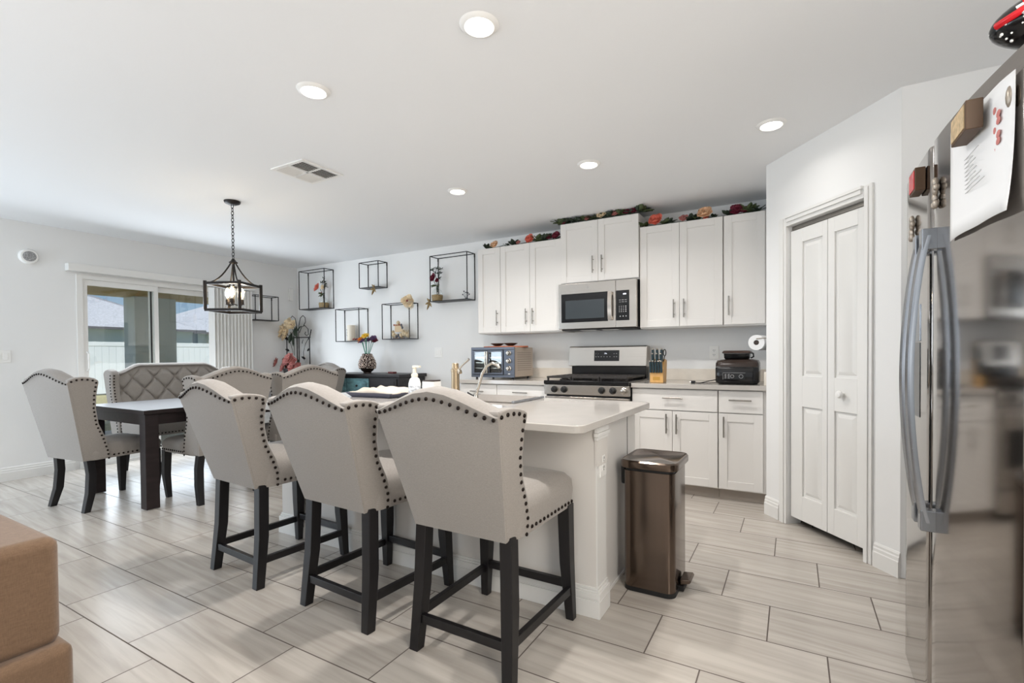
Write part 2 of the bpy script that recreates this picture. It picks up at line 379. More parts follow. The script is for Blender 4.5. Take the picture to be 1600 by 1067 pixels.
# sliding glass door on the left wall
sd = struct('door_2', MB().bb(XL - .12, XL + .012, DY0, DY0 + .05, 0, DH).bb(XL - .12, XL + .012, DY1 - .05, DY1, 0, DH).bb(XL - .119, XL + .0112, DY0 + .05, DY1 - .05, DH - .045, DH - .0005).bb(XL - .119, XL + .011, DY0 + .05, DY1 - .05, 0.0005, .03), M['trim'])
def slide_panel(y0, y1, x, w=.05):
    m = MB().bb(x, x + .035, y0, y0 + w, .03, DH - .045).bb(x, x + .035, y1 - w, y1, .03, DH - .045).bb(x + .001, x + .034, y0 + w, y1 - w, .031, .12).bb(x + .001, x + .034, y0 + w, y1 - w, DH - .045 - .06, DH - .046)
    p = m.build('sliding_panel', M['trim'], sd)
    bx(x + .014, x + .02, y0 + w, y1 - w, .12, DH - .105).build('glass', M['glass'], p)
    return p
p1 = slide_panel(2.79, DY1 - .051, XL - .085); p2 = slide_panel(DY0 + .051, 2.86, XL - .04, .042)
bx(XL - .003, XL + .002, 2.775, 2.79, .12, DH - .11).build('weatherstrip', M['blackm'], sd)
MB().tube([(XL + .012, 2.19, 1.02), (XL + .05, 2.19, 1.04), (XL + .05, 2.19, 1.2), (XL + .012, 2.19, 1.22)], .008).build('handle', M['white'], p2, smooth=40)
# valance rail with the stack of vertical blinds
vb = thing('vertical_blind', 'white vertical blind drawn into a stack at the right side of the sliding glass door', 'blind', (XL, 3.6, 0))
def loc_of(par, mb, name, m, **k):
    o = mb.build(name, m, par, **k); 
    return o
INV = Matrix.Translation((-XL, -3.6, 0))
MB().bb(XL + .001, XL + .09, 2.03, 3.99, 2.05, 2.125, INV).build('valance', M['trim'], vb, bevel=.003)
for k in range(12):
    y = 3.42 + k * .044
    m = MB().box((XL + .062, y, 1.035), (.078, .002, 2.0), M=INV, R=None)
    MB().box((0, 0, 0), (.08, .0025, 2.0)).build('slat', M['white'], vb).matrix_local = INV @ TR((XL + .06, y, 1.04), math.radians(28))
for y_ in (): pass

# ------------------------------------------------------------------ exterior seen through the slider
struct('ground_patio', bx(-9.7, XL - .15, -1.5, 8.5, -.14, -.02), M['concrete'])
struct('ground_lawn', bx(-60, -9.7, -30, 50, -.16, -.04), M['grass'])
struct('ceiling_patio', bx(-9.6, XL - .15, -1.5, 8.5, 2.42, 2.5), M['stucco'])
struct('trim_patio_beam', bx(-9.6, -9.3, -1.5, 8.5, 2.15, 2.42), M['stucco'])
struct('wall_exterior', MB().bb(XL - .3, XL - .151, -1.5, DY0, 0, 2.5).bb(XL - .3, XL - .151, DY1, 8.5, 0, 2.5), M['stucco'])
pc = thing('patio_column', 'square stucco column holding up the patio roof behind the sliding glass door', 'column', (-9.4, 4.02, -.02))
bx(-.19, .19, -.30, .30, 0, 2.17).build('shaft', M['stuccob'], pc, bevel=.01)
fn = thing('vinyl_fence', 'white vinyl privacy fence beyond the patio', 'fence', (-19.6, 8, -.04))
FA = math.atan2(9.9 - 6.9, -19.9 + 19.2)
for k in range(-3, 5):
    c0 = k * 2.4
    m = MB()
    for j in range(12): m.bb(-.012, .012, c0 + .07 + j * .19, c0 + .255 + j * .19, .1, 1.62)
    m.bb(-.025, .025, c0 + .06, c0 + 2.34, 1.60, 1.74).bb(-.025, .025, c0 + .06, c0 + 2.34, .05, .2)
    m.build('fence_panel', M['vinyl'], fn)
    MB().bb(-.065, .065, c0 - .065, c0 + .065, 0, 1.83).loft([[(-.08, c0 - .08, 1.83), (.08, c0 - .08, 1.83), (.08, c0 + .08, 1.83), (-.08, c0 + .08, 1.83)], [(-.01, c0 - .01, 1.9), (.01, c0 - .01, 1.9), (.01, c0 + .01, 1.9), (-.01, c0 + .01, 1.9)]]).build('fence_post', M['vinyl'], fn)
def house(name, label, x, y0, y1, eave, ridge, dep):
    h = thing(name, label, 'house', (x, y0, 0))
    L_ = y1 - y0
    bx(-dep + .5, -.4, .4, L_ - .4, 0, eave).build('wall', M['nwall'], h)
    q = dep / 2
    MB().loft([[(0, 0, eave), (0, L_, eave), (-dep, L_, eave), (-dep, 0, eave)], [(-q + .05, q, ridge), (-q + .05, L_ - q, ridge), (-q - .05, L_ - q, ridge), (-q - .05, q, ridge)]]).build('roof', M['shingle'], h)
    MB().bb(-.0, .06, 0, L_, eave - .07, eave + .03).build('fascia', M['navy'], h)
house('neighbour_house', 'neighbouring house with pale grey hipped roof seen through the left glass panel', -25, 1.5, 13.0, 2.45, 5.3, 12)
house('neighbour_house', 'neighbouring house with pale grey hipped roof seen through the right glass panel', -26.5, 13.2, 27, 2.45, 5.3, 12)

# ------------------------------------------------------------------ ceiling fittings and wall plates
def downlight(x, y, label, e=13):
    t = thing('recessed_light', label, 'ceiling light', (x, y, H), 0, 'recessed lights in the ceiling')
    MB().lathe([(.054, -.006), (.060, -.013), (.074, -.008), (.080, -.0005), (.054, -.0005)], 32, caps=False).build('trim_ring', M['white'], t, smooth=40)
    MB().lathe([(.0545, -.0035), (.0545, -.0065)], 32).build('lens', M['emit'], t, smooth=40)
    l = bpy.data.lights.new('recessed_light_beam', 'AREA'); l.shape = 'DISK'; l.size = .1; l.energy = e; l.color = (1, .965, .93); l.spread = math.radians(150)
    o = bpy.data.objects.new('recessed_light_beam', l); col.objects.link(o); o.location = (x, y, H - .02)
downlight(-1.10, 1.628, 'round recessed ceiling light nearest the top of the photo, over the right bar stool')
downlight(-2.086, 1.612, 'round recessed ceiling light above the ceiling vent')
downlight(-.111, 3.172, 'round recessed ceiling light in front of the pantry wall', 1.6)
downlight(-1.242, 3.181, 'round recessed ceiling light in front of the cabinet over the microwave')
downlight(-2.36, 3.16, 'smallest round recessed ceiling light, in front of the left wall cabinets')
vt = thing('ceiling_vent', 'white rectangular air vent with dark louvres set in the ceiling', 'vent', (-3.04, 2.29, H))
MB().bb(-.17, -.145, -.17, .17, -.008, 0).bb(.145, .17, -.17, .17, -.008, 0).bb(-.145, .145, -.17, -.145, -.008, 0).bb(-.145, .145, .145, .17, -.008, 0).bb(-.145, .145, -.008, .008, -.008, 0).bb(-.008, .008, -.145, .145, -.008, 0).build('frame', M['white'], vt)
bx(-.15, .15, -.15, .15, -.0015, -.0005).build('duct_opening', M['grille'], vt)
lv = MB()
for sy in (-1, 1):
    for sx in (-1, 1):
        for k in range(6):
            lv.box((sx * (.022 + k * .0225), sy * .077, -.006), (.016 if sx < 0 else .014, .134, .0015), R=Euler((0, math.radians(35 * sx), 0)).to_matrix())
lv.build('louvre', M['white'], vt)
de = thing('wall_speaker', 'small round white speaker with grey mesh face high on the left wall', 'speaker', (XL, 1.76, 2.145))
MB().lathe([(.072, 0), (.072, .03), (.062, .042), (.050, .042)], 28, M=TR(ry=PI / 2)).build('housing', M['white'], de, smooth=40)
MB().lathe([(.049, .040), (.049, .045), (.03, .049), (.005, .05)], 28, M=TR(ry=PI / 2)).build('mesh_face', mat('speaker_mesh', (160, 160, 160), .6, noise=((150, 150, 150), .7, 2)), de, smooth=40)
def plate(name, label, Mx, toggles, wid=.075, outlet=False, cat='switch'):
    t = thing(name, label, cat); t.matrix_world = Mx
    MB().bb(-wid / 2, wid / 2, -.006, 0, -.06, .06).build('cover_plate', M['white'], t, bevel=.002)
    for k in range(toggles):
        cx = (k - (toggles - 1) / 2) * .046
        if outlet:
            for dz in (-.02, .02):
                o = MB().bb(cx - .017, cx + .017, -.008, -.005, dz - .015, dz + .015).build('socket', M['white'], t, bevel=.002)
                MB().bb(cx - .009, cx - .006, -.0086, -.0078, dz - .002, dz + .008).bb(cx + .005, cx + .008, -.0086, -.0078, dz - .002, dz + .008).bb(cx - .003, cx + .002, -.0086, -.0078, dz - .011, dz - .007).build('slot', M['grille'], o)
        else: MB().bb(cx - .016, cx + .016, -.010, -.005, -.033, .033).build('rocker', M['white'], t, bevel=.002)
    return t
plate('light_switch', 'white double rocker switch plate at the left edge of the photo', TR((XL, 1.565, 1.176), PI / 2), 2, .12)
plate('light_switch', 'white double rocker switch plate on the rear wall right of the wall shelves', TR((-3.81, YB, 1.188)), 2, .12)
plate('power_outlet', 'white double power outlet on the kitchen wall left of the black air fryer', TR((-.626, YB, 1.157)), 1, .08, True, 'outlet')
tb = thing('wall_sensor', 'small white plastic sensor on the left wall near the rear corner', 'sensor', (XL, 4.56, 2.07))
bx(0, .03, -.03, .03, -.09, .09).build('cover', M['white'], tb, bevel=.006)

# ------------------------------------------------------------------ kitchen cabinets
def shaker(name, par, x0, x1, z0, z1, y, m=M['cab'], fr=.062):
    """door front at y facing -y, in parent's space"""
    q = MB().bb(x0, x1, y + .007, y + .02, z0, z1)
    if (z1 - z0) > .25:
        q.bb(x0, x0 + fr, y, y + .008, z0, z1).bb(x1 - fr, x1, y, y + .008, z0, z1).bb(x0 + fr, x1 - fr, y, y + .008, z0, z0 + fr).bb(x0 + fr, x1 - fr, y, y + .008, z1 - fr, z1)
    else: q.bb(x0, x1, y, y + .008, z0, z1)
    return q.build(name, m, par, bevel=.0015)
def pull(par, x, z, y, L_, vert=True):
    q = MB()
    if vert:
        q.cyl((x, y - .03, z - L_ / 2), (x, y - .03, z + L_ / 2), .006, 10)
        for k in (-1, 1): q.cyl((x, y, z + k * L_ * .3), (x, y - .03, z + k * L_ * .3), .0045, 8)
    else:
        q.cyl((x - L_ / 2, y - .03, z), (x + L_ / 2, y - .03, z), .006, 10)
        for k in (-1, 1): q.cyl((x + k * L_ * .3, y, z), (x + k * L_ * .3, y - .03, z), .0045, 8)
    return q.build('handle', M['handle'], par, smooth=50)
UF = 4.346   # wall cabinet door face
def wall_cabinet(label, x0, x1, z0, z1, doors, hx, yf=UF):
    t = thing('wall_cabinet', label, 'cabinet', (x0, yf, z0), 0, 'white shaker wall cabinets')
    W_, h = x1 - x0, z1 - z0
    bx(0, W_, .021, YB - yf - .001, 0, h).build('body', M['cab'], t, bevel=.001)
    for (a, b_), hp in zip(doors, hx):
        d = shaker('door', t, a - x0 + .0015, b_ - x0 - .0015, .012, h - .004, 0)
        pull(d, hp - x0, .012 + .155, 0, .16)
UB, UT = 1.378, 2.298
wall_cabinet('narrow single-door white wall cabinet at the left end, next to the largest wire shelf', -2.985, -2.70, UB, UT, [(-2.985, -2.70)], [-2.735])
wall_cabinet('two-door white wall cabinet just left of the microwave', -2.698, -1.992, UB, UT, [(-2.698, -2.346), (-2.346, -1.992)], [-2.385, -2.307])
wall_cabinet('raised two-door white wall cabinet above the microwave', -1.99, -1.216, 1.832, 2.425, [(-1.99, -1.604), (-1.604, -1.216)], [-1.65, -1.56], UF - .02)
wall_cabinet('two-door white wall cabinet just right of the microwave', -1.212, -.513, UB, UT, [(-1.212, -.864), (-.864, -.513)], [-.91, -.825])
wall_cabinet('single-door white wall cabinet at the right end against the pantry', -.511, -.17, UB, UT, [(-.505, -.195)], [-.465])
BF, BT = 4.03, .867
def base_cabinet(label, x0, x1, doors, hx, drawers):
    t = thing('base_cabinet', label, 'cabinet', (x0, BF, 0), 0, 'white shaker base cabinets')
    W_ = x1 - x0
    bx(0, W_, .021, YB - BF - .001, .085, BT).build('body', M['cab'], t, bevel=.001)
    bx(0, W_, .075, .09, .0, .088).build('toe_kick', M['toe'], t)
    for a, b_ in drawers:
        d = shaker('drawer_front', t, a - x0 + .002, b_ - x0 - .002, .69, BT - .008, 0); pull(d, (a + b_) / 2 - x0, .79, 0, .16, False)
    for (a, b_), hp in zip(doors, hx):
        d = shaker('door', t, a - x0 + .0015, b_ - x0 - .0015, .095, .682, 0); pull(d, hp - x0, .58, 0, .16)
base_cabinet('white base cabinet with one wide drawer over two doors, right of the stove', -1.195, -.513, [(-1.195, -.862), (-.862, -.515)], [-.905, -.825], [(-1.195, -.515)])
base_cabinet('white base cabinet with one drawer and one door beside the pantry', -.511, -.17, [(-.508, -.195)], [-.468], [(-.508, -.195)])
base_cabinet('white base cabinet immediately left of the stove', -2.555, -2.004, [(-2.555, -2.28), (-2.28, -2.004)], [-2.32, -2.24], [(-2.555, -2.004)])
base_cabinet('white base cabinet at the left end under the toaster oven', -3.0, -2.557, [(-3.0, -2.557)], [-2.6], [(-3.0, -2.557)])
CT = .905
for x0, x1, lb_ in ((-3.02, -2.003, 'pale quartz worktop left of the stove under the toaster oven'), (-1.196, -.168, 'pale quartz worktop right of the stove with the knife block on it')):
    w_ = thing('countertop', lb_, 'worktop', (x0, BF - .03, BT)); L_ = x1 - x0
    bx(0, L_, 0, YB - BF + .03 - .001, .001, CT - BT).build('slab', M['quartz'], w_, bevel=.003)
    bx(0, L_, YB - BF + .03 - .022, YB - BF + .029, CT - BT, CT - BT + .105).build('backsplash', M['splash'], w_, bevel=.002)
    if x1 > -1: bx(L_ - .022, L_, .03, YB - BF + .03 - .022, CT - BT, CT - BT + .105).build('side_splash', M['splash'], w_, bevel=.002)

# ------------------------------------------------------------------ microwave
mw = thing('microwave', 'stainless over-the-range microwave with dark window and black keypad', 'microwave', (-1.985, 4.262, 1.395))
W_, h = .765, .432
bx(.004, W_ - .004, .035, YB - 4.262 - .002, 0, h).build('body', M['blackm'], mw, bevel=.004)
door = MB().bb(0, .572, 0, .034, .0, h).build('door', M['steel'], mw, bevel=.004)
bx(.03, .50, -.004, .002, .062, .335).build('window_surround', M['black'], door, bevel=.003)
bx(.075, .465, -.006, -.003, .095, .27).build('window', M['glassd'], door, bevel=.002)
MB().loft([[(.508 + a, -.03 - .012 * math.sin(PI * k / 8) + b_, .07 + .26 * k / 8) for a, b_ in ((0, 0), (.036, 0), (.036, .012), (0, .012))] for k in range(9)]).bb(.512, .54, -.02, .002, .075, .10).bb(.512, .54, -.02, .002, .30, .325).build('handle', M['steel'], door, smooth=40)
cpn = MB().bb(.574, W_, 0, .034, 0, h).build('control_column', M['steel'], mw, bevel=.004)
kp = bx(.578, .70, -.004, .002, .062, .335).build('keypad', M['black'], cpn, bevel=.002)
bx(.645, .672, -.0055, -.004, .295, .306).build('clock_display', M['glow'], kp)
q = MB()
for r_ in range(2):
    for c_ in range(3): q.bb(.605 + c_ * .027, .624 + c_ * .027, -.0048, -.004, .245 - r_ * .017, .248 - r_ * .017)
for r_ in range(4):
    for c_ in range(4): q.bb(.606 + c_ * .019, .612 + c_ * .019 + (.006 if c_ == 3 else 0), -.0048, -.004, .186 - r_ * .016, .192 - r_ * .016)
for c_ in range(3): q.bb(.613 + c_ * .027, .621 + c_ * .027, -.0048, -.004, .096, .104)
q.build('key_marks', M['mark'], kp)
ring = MB().tube([(.30 + .014 * math.cos(2 * PI * k / 20), -.0015, .385 + .014 * math.sin(2 * PI * k / 20)) for k in range(20)], .0014, 6, closed=True)
ring.tube([(.30 + .006 * math.cos(a) - .003, -.0015, .385 + .007 * math.sin(a)) for a in [math.radians(d) for d in range(50, 330, 20)]], .001, 5).tube([(.303, -.0015, .379), (.303, -.0015, .391), (.307, -.0015, .390)], .001, 5)
ring.build('logo', M['mark'], door)
q = MB().bb(.02, W_ - .02, .03, .30, -.012, 0); q.build('vent_underside', M['iron'], mw, bevel=.003)
for x_ in (.2, .42): bx(x_, x_ + .16, .06, .2, -.016, -.012).build('grease_filter', M['steel'], mw)

# ------------------------------------------------------------------ gas range
rg = thing('gas_range', 'stainless gas range with black grates, front knobs and lit clock panel', 'stove', (-1.998, 3.965, 0))
W_ = .797
bx(.003, W_ - .003, .05, .69, .03, .895).build('body', M['blackm'], rg)
bx(0, W_, 0, .05, .79, .882).build('knob_panel', M['steel'], rg, bevel=.006)
bx(0, W_, -.012, .60, .884, .918).build('cooktop', M['black'], rg, bevel=.006)
bx(.005, W_ - .005, .006, .05, .23, .775).build('oven_door', M['steel'], rg, bevel=.006)
bx(.12, W_ - .12, .002, .008, .36, .62).build('oven_window', M['black'], rg, bevel=.004)
MB().cyl((.06, -.045, .72), (W_ - .06, -.045, .72), .011).cyl((.09, -.045, .72), (.09, .01, .72), .008).cyl((W_ - .09, -.045, .72), (W_ - .09, .01, .72), .008).build('oven_handle', M['steel'], rg, smooth=40)
bx(.005, W_ - .005, .01, .05, .06, .215).build('drawer', M['steel'], rg, bevel=.004)
for kx in (.105, .20, .555, .655): 
    MB().lathe([(.030, 0), (.030, .006), (.024, .010), (.022, .032), (.016, .036)], 20, M=TR((kx, 0, .838), rx=PI / 2)).bb(kx - .004, kx + .004, -.040, -.03, .818, .858).build('knob', M['blackm'], rg, smooth=40)
MB().lathe([(.030, 0), (.030, .006), (.024, .010), (.022, .032), (.016, .036)], 20, M=TR((.755, 0, .838), rx=PI / 2)).build('knob', M['steel'], rg, smooth=40)
bg_ = MB().bb(.015, W_ - .015, .605, .69, .92, 1.05).build('backguard_base', M['black'], rg, bevel=.004)
gp = MB().loft([[(x, .555, 1.035), (x, .60, 1.03), (x, .69, 1.03), (x, .69, 1.228), (x, .60, 1.235), (x, .575, 1.225)] for x in (.0, W_)]).build('backguard', M['steel'], rg, bevel=.006)
def on_guard(x0, x1, z0, z1, off=.001, t=.002):
    f = lambda z: .555 + (z - 1.035) * (.575 - .555) / (1.225 - 1.035)
    return MB().loft([[(x, f(z0) - off - t, z0), (x, f(z0) - off, z0), (x, f(z1) - off, z1), (x, f(z1) - off - t, z1)] for x in (x0, x1)])
dp = on_guard(.275, .53, 1.085, 1.19, -.001, .004).build('display_panel', M['black'], gp)
q = MB()
for pts in (((0, 0), (8, 0), (8, 14), (0, 14), (0, 0)), ((12, 14), (12, 0), (20, 0), (20, 7), (12, 7)), ):
    q.tube([(.383 + a * .0012, .5655, 1.148 + b_ * .0012) for a, b_ in pts], .0015, 5)
q.build('clock_digits', M['glow'], dp)
q = MB()
for x_ in (.29, .315, .475, .50):
    for z_ in (1.155, 1.125): q.bb(x_, x_ + .009, .5605, .563, z_, z_ + .0035)
for x_ in (.345, .375, .405, .435): q.bb(x_, x_ + .006, .5605, .563, 1.125, 1.129)
q.build('key_marks', M['mark'], dp)
for gx0, gx1 in ((.02, .262), (.268, .528), (.534, .777)):
    g_ = MB()
    for y_ in (.02, .30, .575): g_.bb(gx0, gx1, y_ - .007, y_ + .007, .938, .955)
    for x_ in (gx0 + .007, (gx0 + gx1) / 2, gx1 - .007): g_.bb(x_ - .006, x_ + .006, .02, .575, .938, .955)
    for y_ in (.11, .2, .39, .49): g_.bb(gx0 + .01, gx1 - .01, y_ - .005, y_ + .005, .942, .957)
    for x_ in (gx0 + .008, gx1 - .008):
        for y_ in (.03, .56): g_.bb(x_ - .008, x_ + .008, y_ - .008, y_ + .008, .917, .94)
    g_.build('grate', M['iron'], rg, bevel=.003)
for x_, y_ in ((.14, .15), (.14, .44), (.40, .30), (.655, .15), (.655, .44)):
    MB().lathe([(.045, .917), (.045, .925), (.03, .928), (.03, .936), (.01, .938)], 18, c=(x_, y_, 0)).build('burner', M['iron'], rg, smooth=40)

# ------------------------------------------------------------------ toaster oven
to = thing('toaster_oven', 'grey french-door toaster oven with chrome knobs on the left worktop', 'oven', (-2.955, 4.17, CT))
W_, dpt, h = .52, .40, .325
bx(0, W_, .012, dpt, .022, h).build('casing', M['toasters'], to, bevel=.006)
fr_ = MB().bb(-.004, W_ + .004, 0, .012, .018, .045).bb(-.004, W_ + .004, 0, .012, h - .025, h + .004).bb(-.004, .022, 0, .012, .045, h - .025).bb(.395, W_ + .004, 0, .012, .045, h - .025).build('front_frame', M['toaster'], to, bevel=.003)
bx(.02, .398, .008, .0119, .04, h - .02).build('interior', M['blackm'], to)
for k, (a, b_) in enumerate(((.024, .206), (.210, .393))):
    d = MB().bb(a, b_, -.012, 0, .05, .068).bb(a, b_, -.012, 0, h - .045, h - .03).bb(a, a + .018, -.012, 0, .068, h - .045).bb(b_ - .018, b_, -.012, 0, .068, h - .045).build('door', M['toaster'], to, bevel=.002)
    bx(a + .018, b_ - .018, -.008, -.004, .068, h - .045).build('glass', M['glass'], d)
    hx_ = b_ - .01 if k == 0 else a + .01
    MB().cyl((hx_, -.04, .06), (hx_, -.04, h - .04), .007, 10).cyl((hx_, -.04, .08), (hx_, -.005, .08), .004, 8).cyl((hx_, -.04, h - .06), (hx_, -.005, h - .06), .004, 8).build('handle', M['nickel'], d, smooth=40)
for z_ in (.11, .165, .215): MB().bb(.03, .39, .0055, .0078, z_, z_ + .012 if z_ == .215 else z_ + .006).build('rack', M['nickel'], to)
for z_ in (.265, .185, .11):
    MB().lathe([(.026, 0), (.026, .004), (.021, .008), (.019, .026), (.012, .029)], 20, M=TR((.458, 0, z_), rx=PI / 2)).bb(.4555, .4605, -.034, -.026, z_ - .014, z_ + .014).build('knob', M['nickel'], to, smooth=40)
bx(.447, .472, -.001, 0, .052, .060).build('badge', M['white'], fr_)
for x_ in (.04, W_ - .04):
    for y_ in (.04, dpt - .04): MB().lathe([(.012, 0), (.012, .02)], 12, c=(x_, y_, 0)).build('foot', M['blackm'], to)
pt = MB()
for r_ in range(9):
    for c_ in range(9): pt.bb(W_, W_ + .0008, .07 + c_ * .033, .088 + c_ * .033, .09 + r_ * .022, .095 + r_ * .022)
pt.build('vent_slots', M['grille'], to)
br = thing('serving_board', 'flat terracotta and cream wooden board lying on the toaster oven', 'board', (-2.66, 4.38, CT + .3265))
MB().prism([(.27 * math.cos(2 * PI * k / 28) * (1 + .03 * math.sin(5 * k)), .14 * math.sin(2 * PI * k / 28)) for k in range(28)], 0, .014).build('board', M['twood'], br, bevel=.003)
for dx, lb_ in ((-.09, 'left one of two small dark copper dishes on the board over the toaster oven'), (.07, 'right one of two small dark copper dishes on the board over the toaster oven')):
    d = MB().lathe([(.02, 0), (.035, .004), (.075, .028), (.072, .030), (.03, .010), (.004, .008)], 24, c=(0, 0, 0)).build('small_dish', M['mug_dark'], None, smooth=40, loc=(-2.64 + dx, 4.33, CT + .341))
    tag(d, lb_, 'dish', 'small dishes on the toaster oven')

# ------------------------------------------------------------------ knife block and knives
kb = thing('knife_block', 'light wooden knife block on the worktop right of the stove', 'knife block', (-1.012, 4.17, CT + .001))
MB().loft([[(x, -.045, 0), (x, .075, 0), (x, .105, .19), (x, .045, .20), (x, -.045, .083)] for x in (-.056, .056)]).build('block', M['wood'], kb, bevel=.003)
MB().prism([(-.03, 0), (.03, 0), (.03, .012), (-.03, .012)], 0, .03, TR((0, -.0455, .02), rx=0)).build('maker_mark', mat('burnt_mark', (186, 140, 60), .5), kb)
def knife(k, x, y, z, L_, kind):
    o = thing('kitchen_knife', kind, 'knife', (x, y, z), 0, 'knives standing in the wooden block')
    Rm = TR(rx=math.radians(-14))
    o.rotation_euler = (math.radians(12), 0, 0)
    MB().loft([[(-.008, -.011, 0), (.008, -.011, 0), (.008, .011, 0), (-.008, .011, 0)], [(-.009, -.012, L_ * .5), (.009, -.012, L_ * .5), (.009, .012, L_ * .5), (-.009, .012, L_ * .5)], [(-.008, -.014, L_), (.008, -.014, L_), (.008, .012, L_), (-.008, .012, L_)]]).build('grip', M['teal'], o, bevel=.003)
    MB().ball((0, -.003, L_ + .004), (.0095, .014, .009), 10, 6).build('pommel', M['nickel'], o, smooth=60)
for k in range(5): knife(k, -1.056 + k * .022, 4.118, CT + .088, .095, 'steak knife with dark teal grip in the front row of the knife block')
for k in range(3): knife(k, -1.046 + k * .034, 4.155, CT + .14, .105, 'larger kitchen knife with steel pommel in the middle row of the knife block')
for k in range(3): knife(k, -1.052 + k * .036, 4.19, CT + .18, .105, 'tall kitchen knife with steel pommel in the back row of the knife block')
sz = thing('kitchen_scissors', 'dark-handled scissors standing upright at the right of the knife block', 'scissors', (-.972, 4.20, CT + .18))
for s_ in (-1, 1): MB().tube([(.012 * s_ + .011 * math.cos(2 * PI * k / 14), 0, .075 + .028 * math.sin(2 * PI * k / 14)) for k in range(14)], .004, 6, closed=True).cyl((.004 * s_, 0, 0), (.012 * s_, 0, .048), .004, 6).build('handle_loop', M['blackm'], sz, smooth=60)

# ------------------------------------------------------------------ air fryer with spare pan on top, cord
af = thing('air_fryer', 'glossy black countertop air fryer grill with touch panel beside the pantry', 'air fryer', (-.385, 4.22, CT + .001))
def rrect(w, d, r, n=5, cx=0, cy=0):
    pts = []
    for sx, sy, a0 in ((1, 1, 0), (-1, 1, 90), (-1, -1, 180), (1, -1, 270)):
        for k in range(n + 1):
            a = math.radians(a0 + 90 * k / n); pts.append((cx + sx * (w / 2 - r) + r * math.cos(a), cy + sy * (d / 2 - r) + r * math.sin(a)))
    return pts
def rloft(spec, r, n=5):
    return MB().loft([[(x, y, z) for x, y in rrect(w, d, min(r, w / 2 - .001, d / 2 - .001), n)] for w, d, z in spec])
rloft([(.27, .25, 0), (.305, .29, .012), (.312, .30, .03), (.314, .30, .13), (.308, .295, .135)], .045).build('base_housing', M['black'], af, smooth=50)
rloft([(.312, .30, .138), (.310, .298, .165), (.29, .27, .188), (.22, .2, .196)], .05).build('lid', mat('lid_brown_black', (48, 36, 30), .18), af, smooth=50)
cp_ = MB().bb(-.095, .065, -.1535, -.149, .04, .092).build('touch_panel', M['black'], af, bevel=.002)
MB().tube([(-.095, -.154, .04), (-.095, -.154, .092), (.065, -.154, .092)], .0008, 4).build('panel_outline', M['mark'], cp_)
q = MB()
for c_ in range(2):
    for r_ in range(4): q.bb(-.082 + c_ * .022, -.070 + c_ * .024, -.1545, -.1535, .05 + r_ * .0095, .0525 + r_ * .0095)
for cx_, r1_ in ((-.028, .012), (.035, .014)): q.tube([(cx_ + r1_ * math.cos(2 * PI * k / 20), -.154, .065 + r1_ * math.sin(2 * PI * k / 20)) for k in range(20)], .0012, 5, closed=True)
q.build('panel_icons', M['mark'], cp_)
sp_ = thing('baking_pan', 'black rectangular pan with a lipped lid stacked on the air fryer', 'pan', (-.39, 4.22, CT + .198))
rloft([(.17, .16, 0), (.185, .175, .01), (.19, .18, .045)], .03).build('pan_body', M['black'], sp_, smooth=50)
rloft([(.205, .195, .046), (.215, .20, .052), (.20, .185, .066), (.18, .16, .069)], .03).build('lid', mat('pan_lid', (64, 48, 42), .25), sp_, smooth=50)
MB().tube([(.095, 0, .05), (.115, 0, .045), (.118, 0, .02), (.098, 0, .008)], .006, 8).build('handle', M['black'], sp_, smooth=60)
cd = MB().tube([(-.548, 4.25, CT + .03), (-.60, 4.21, CT + .02), (-.66, 4.16, CT + .005), (-.70, 4.15, CT + .005), (-.66, 4.13, CT + .005), (-.58, 4.16, CT + .006), (-.54, 4.24, CT + .006)], .0035, 8)
cdo = cd.build('power_cord', M['blackm'], af, smooth=60); cdo.matrix_local = Matrix.Translation((.385, -4.22, -CT - .001))
MB().bb(-.735, -.70, 4.135, 4.16, CT + .001, CT + .022).build('plug', M['blackm'], cdo, bevel=.004)
MB().cyl((-.745, 4.142, CT + .012), (-.735, 4.142, CT + .012), .002, 6).cyl((-.745, 4.153, CT + .012), (-.735, 4.153, CT + .012), .002, 6).build('prong', M['nickel'], cdo)
# paper towel roll on a rod fixed to the pantry side wall
pr = thing('paper_towel_roll', 'white paper towel roll seen end-on under the right wall cabinet', 'paper towel', (-.252, 4.2, 1.233), math.radians(-12))
MB().loft([[(r * math.cos(2 * PI * k / 32), y, r * math.sin(2 * PI * k / 32)) for k in range(32)] for r, y in ((.02, 0), (.060, 0), (.060, .26), (.02, .26), (.02, 0))], caps=False).build('paper', M['paper'], pr, smooth=40)
MB().loft([[(r * math.cos(2 * PI * k / 20), y, r * math.sin(2 * PI * k / 20)) for k in range(20)] for r, y in ((.0195, .004), (.0195, .25))], caps=True).build('cardboard_tube', M['mug_dark'], pr, smooth=40)
hd = MB().tube([(-.252, 4.19, 1.262), (-.21, 4.19, 1.266), (-.167, 4.19, 1.266)], .004, 8).build('towel_holder', M['nickel'], None, smooth=50); tag(hd, 'thin metal arm carrying the paper towel roll from the pantry wall', 'holder')

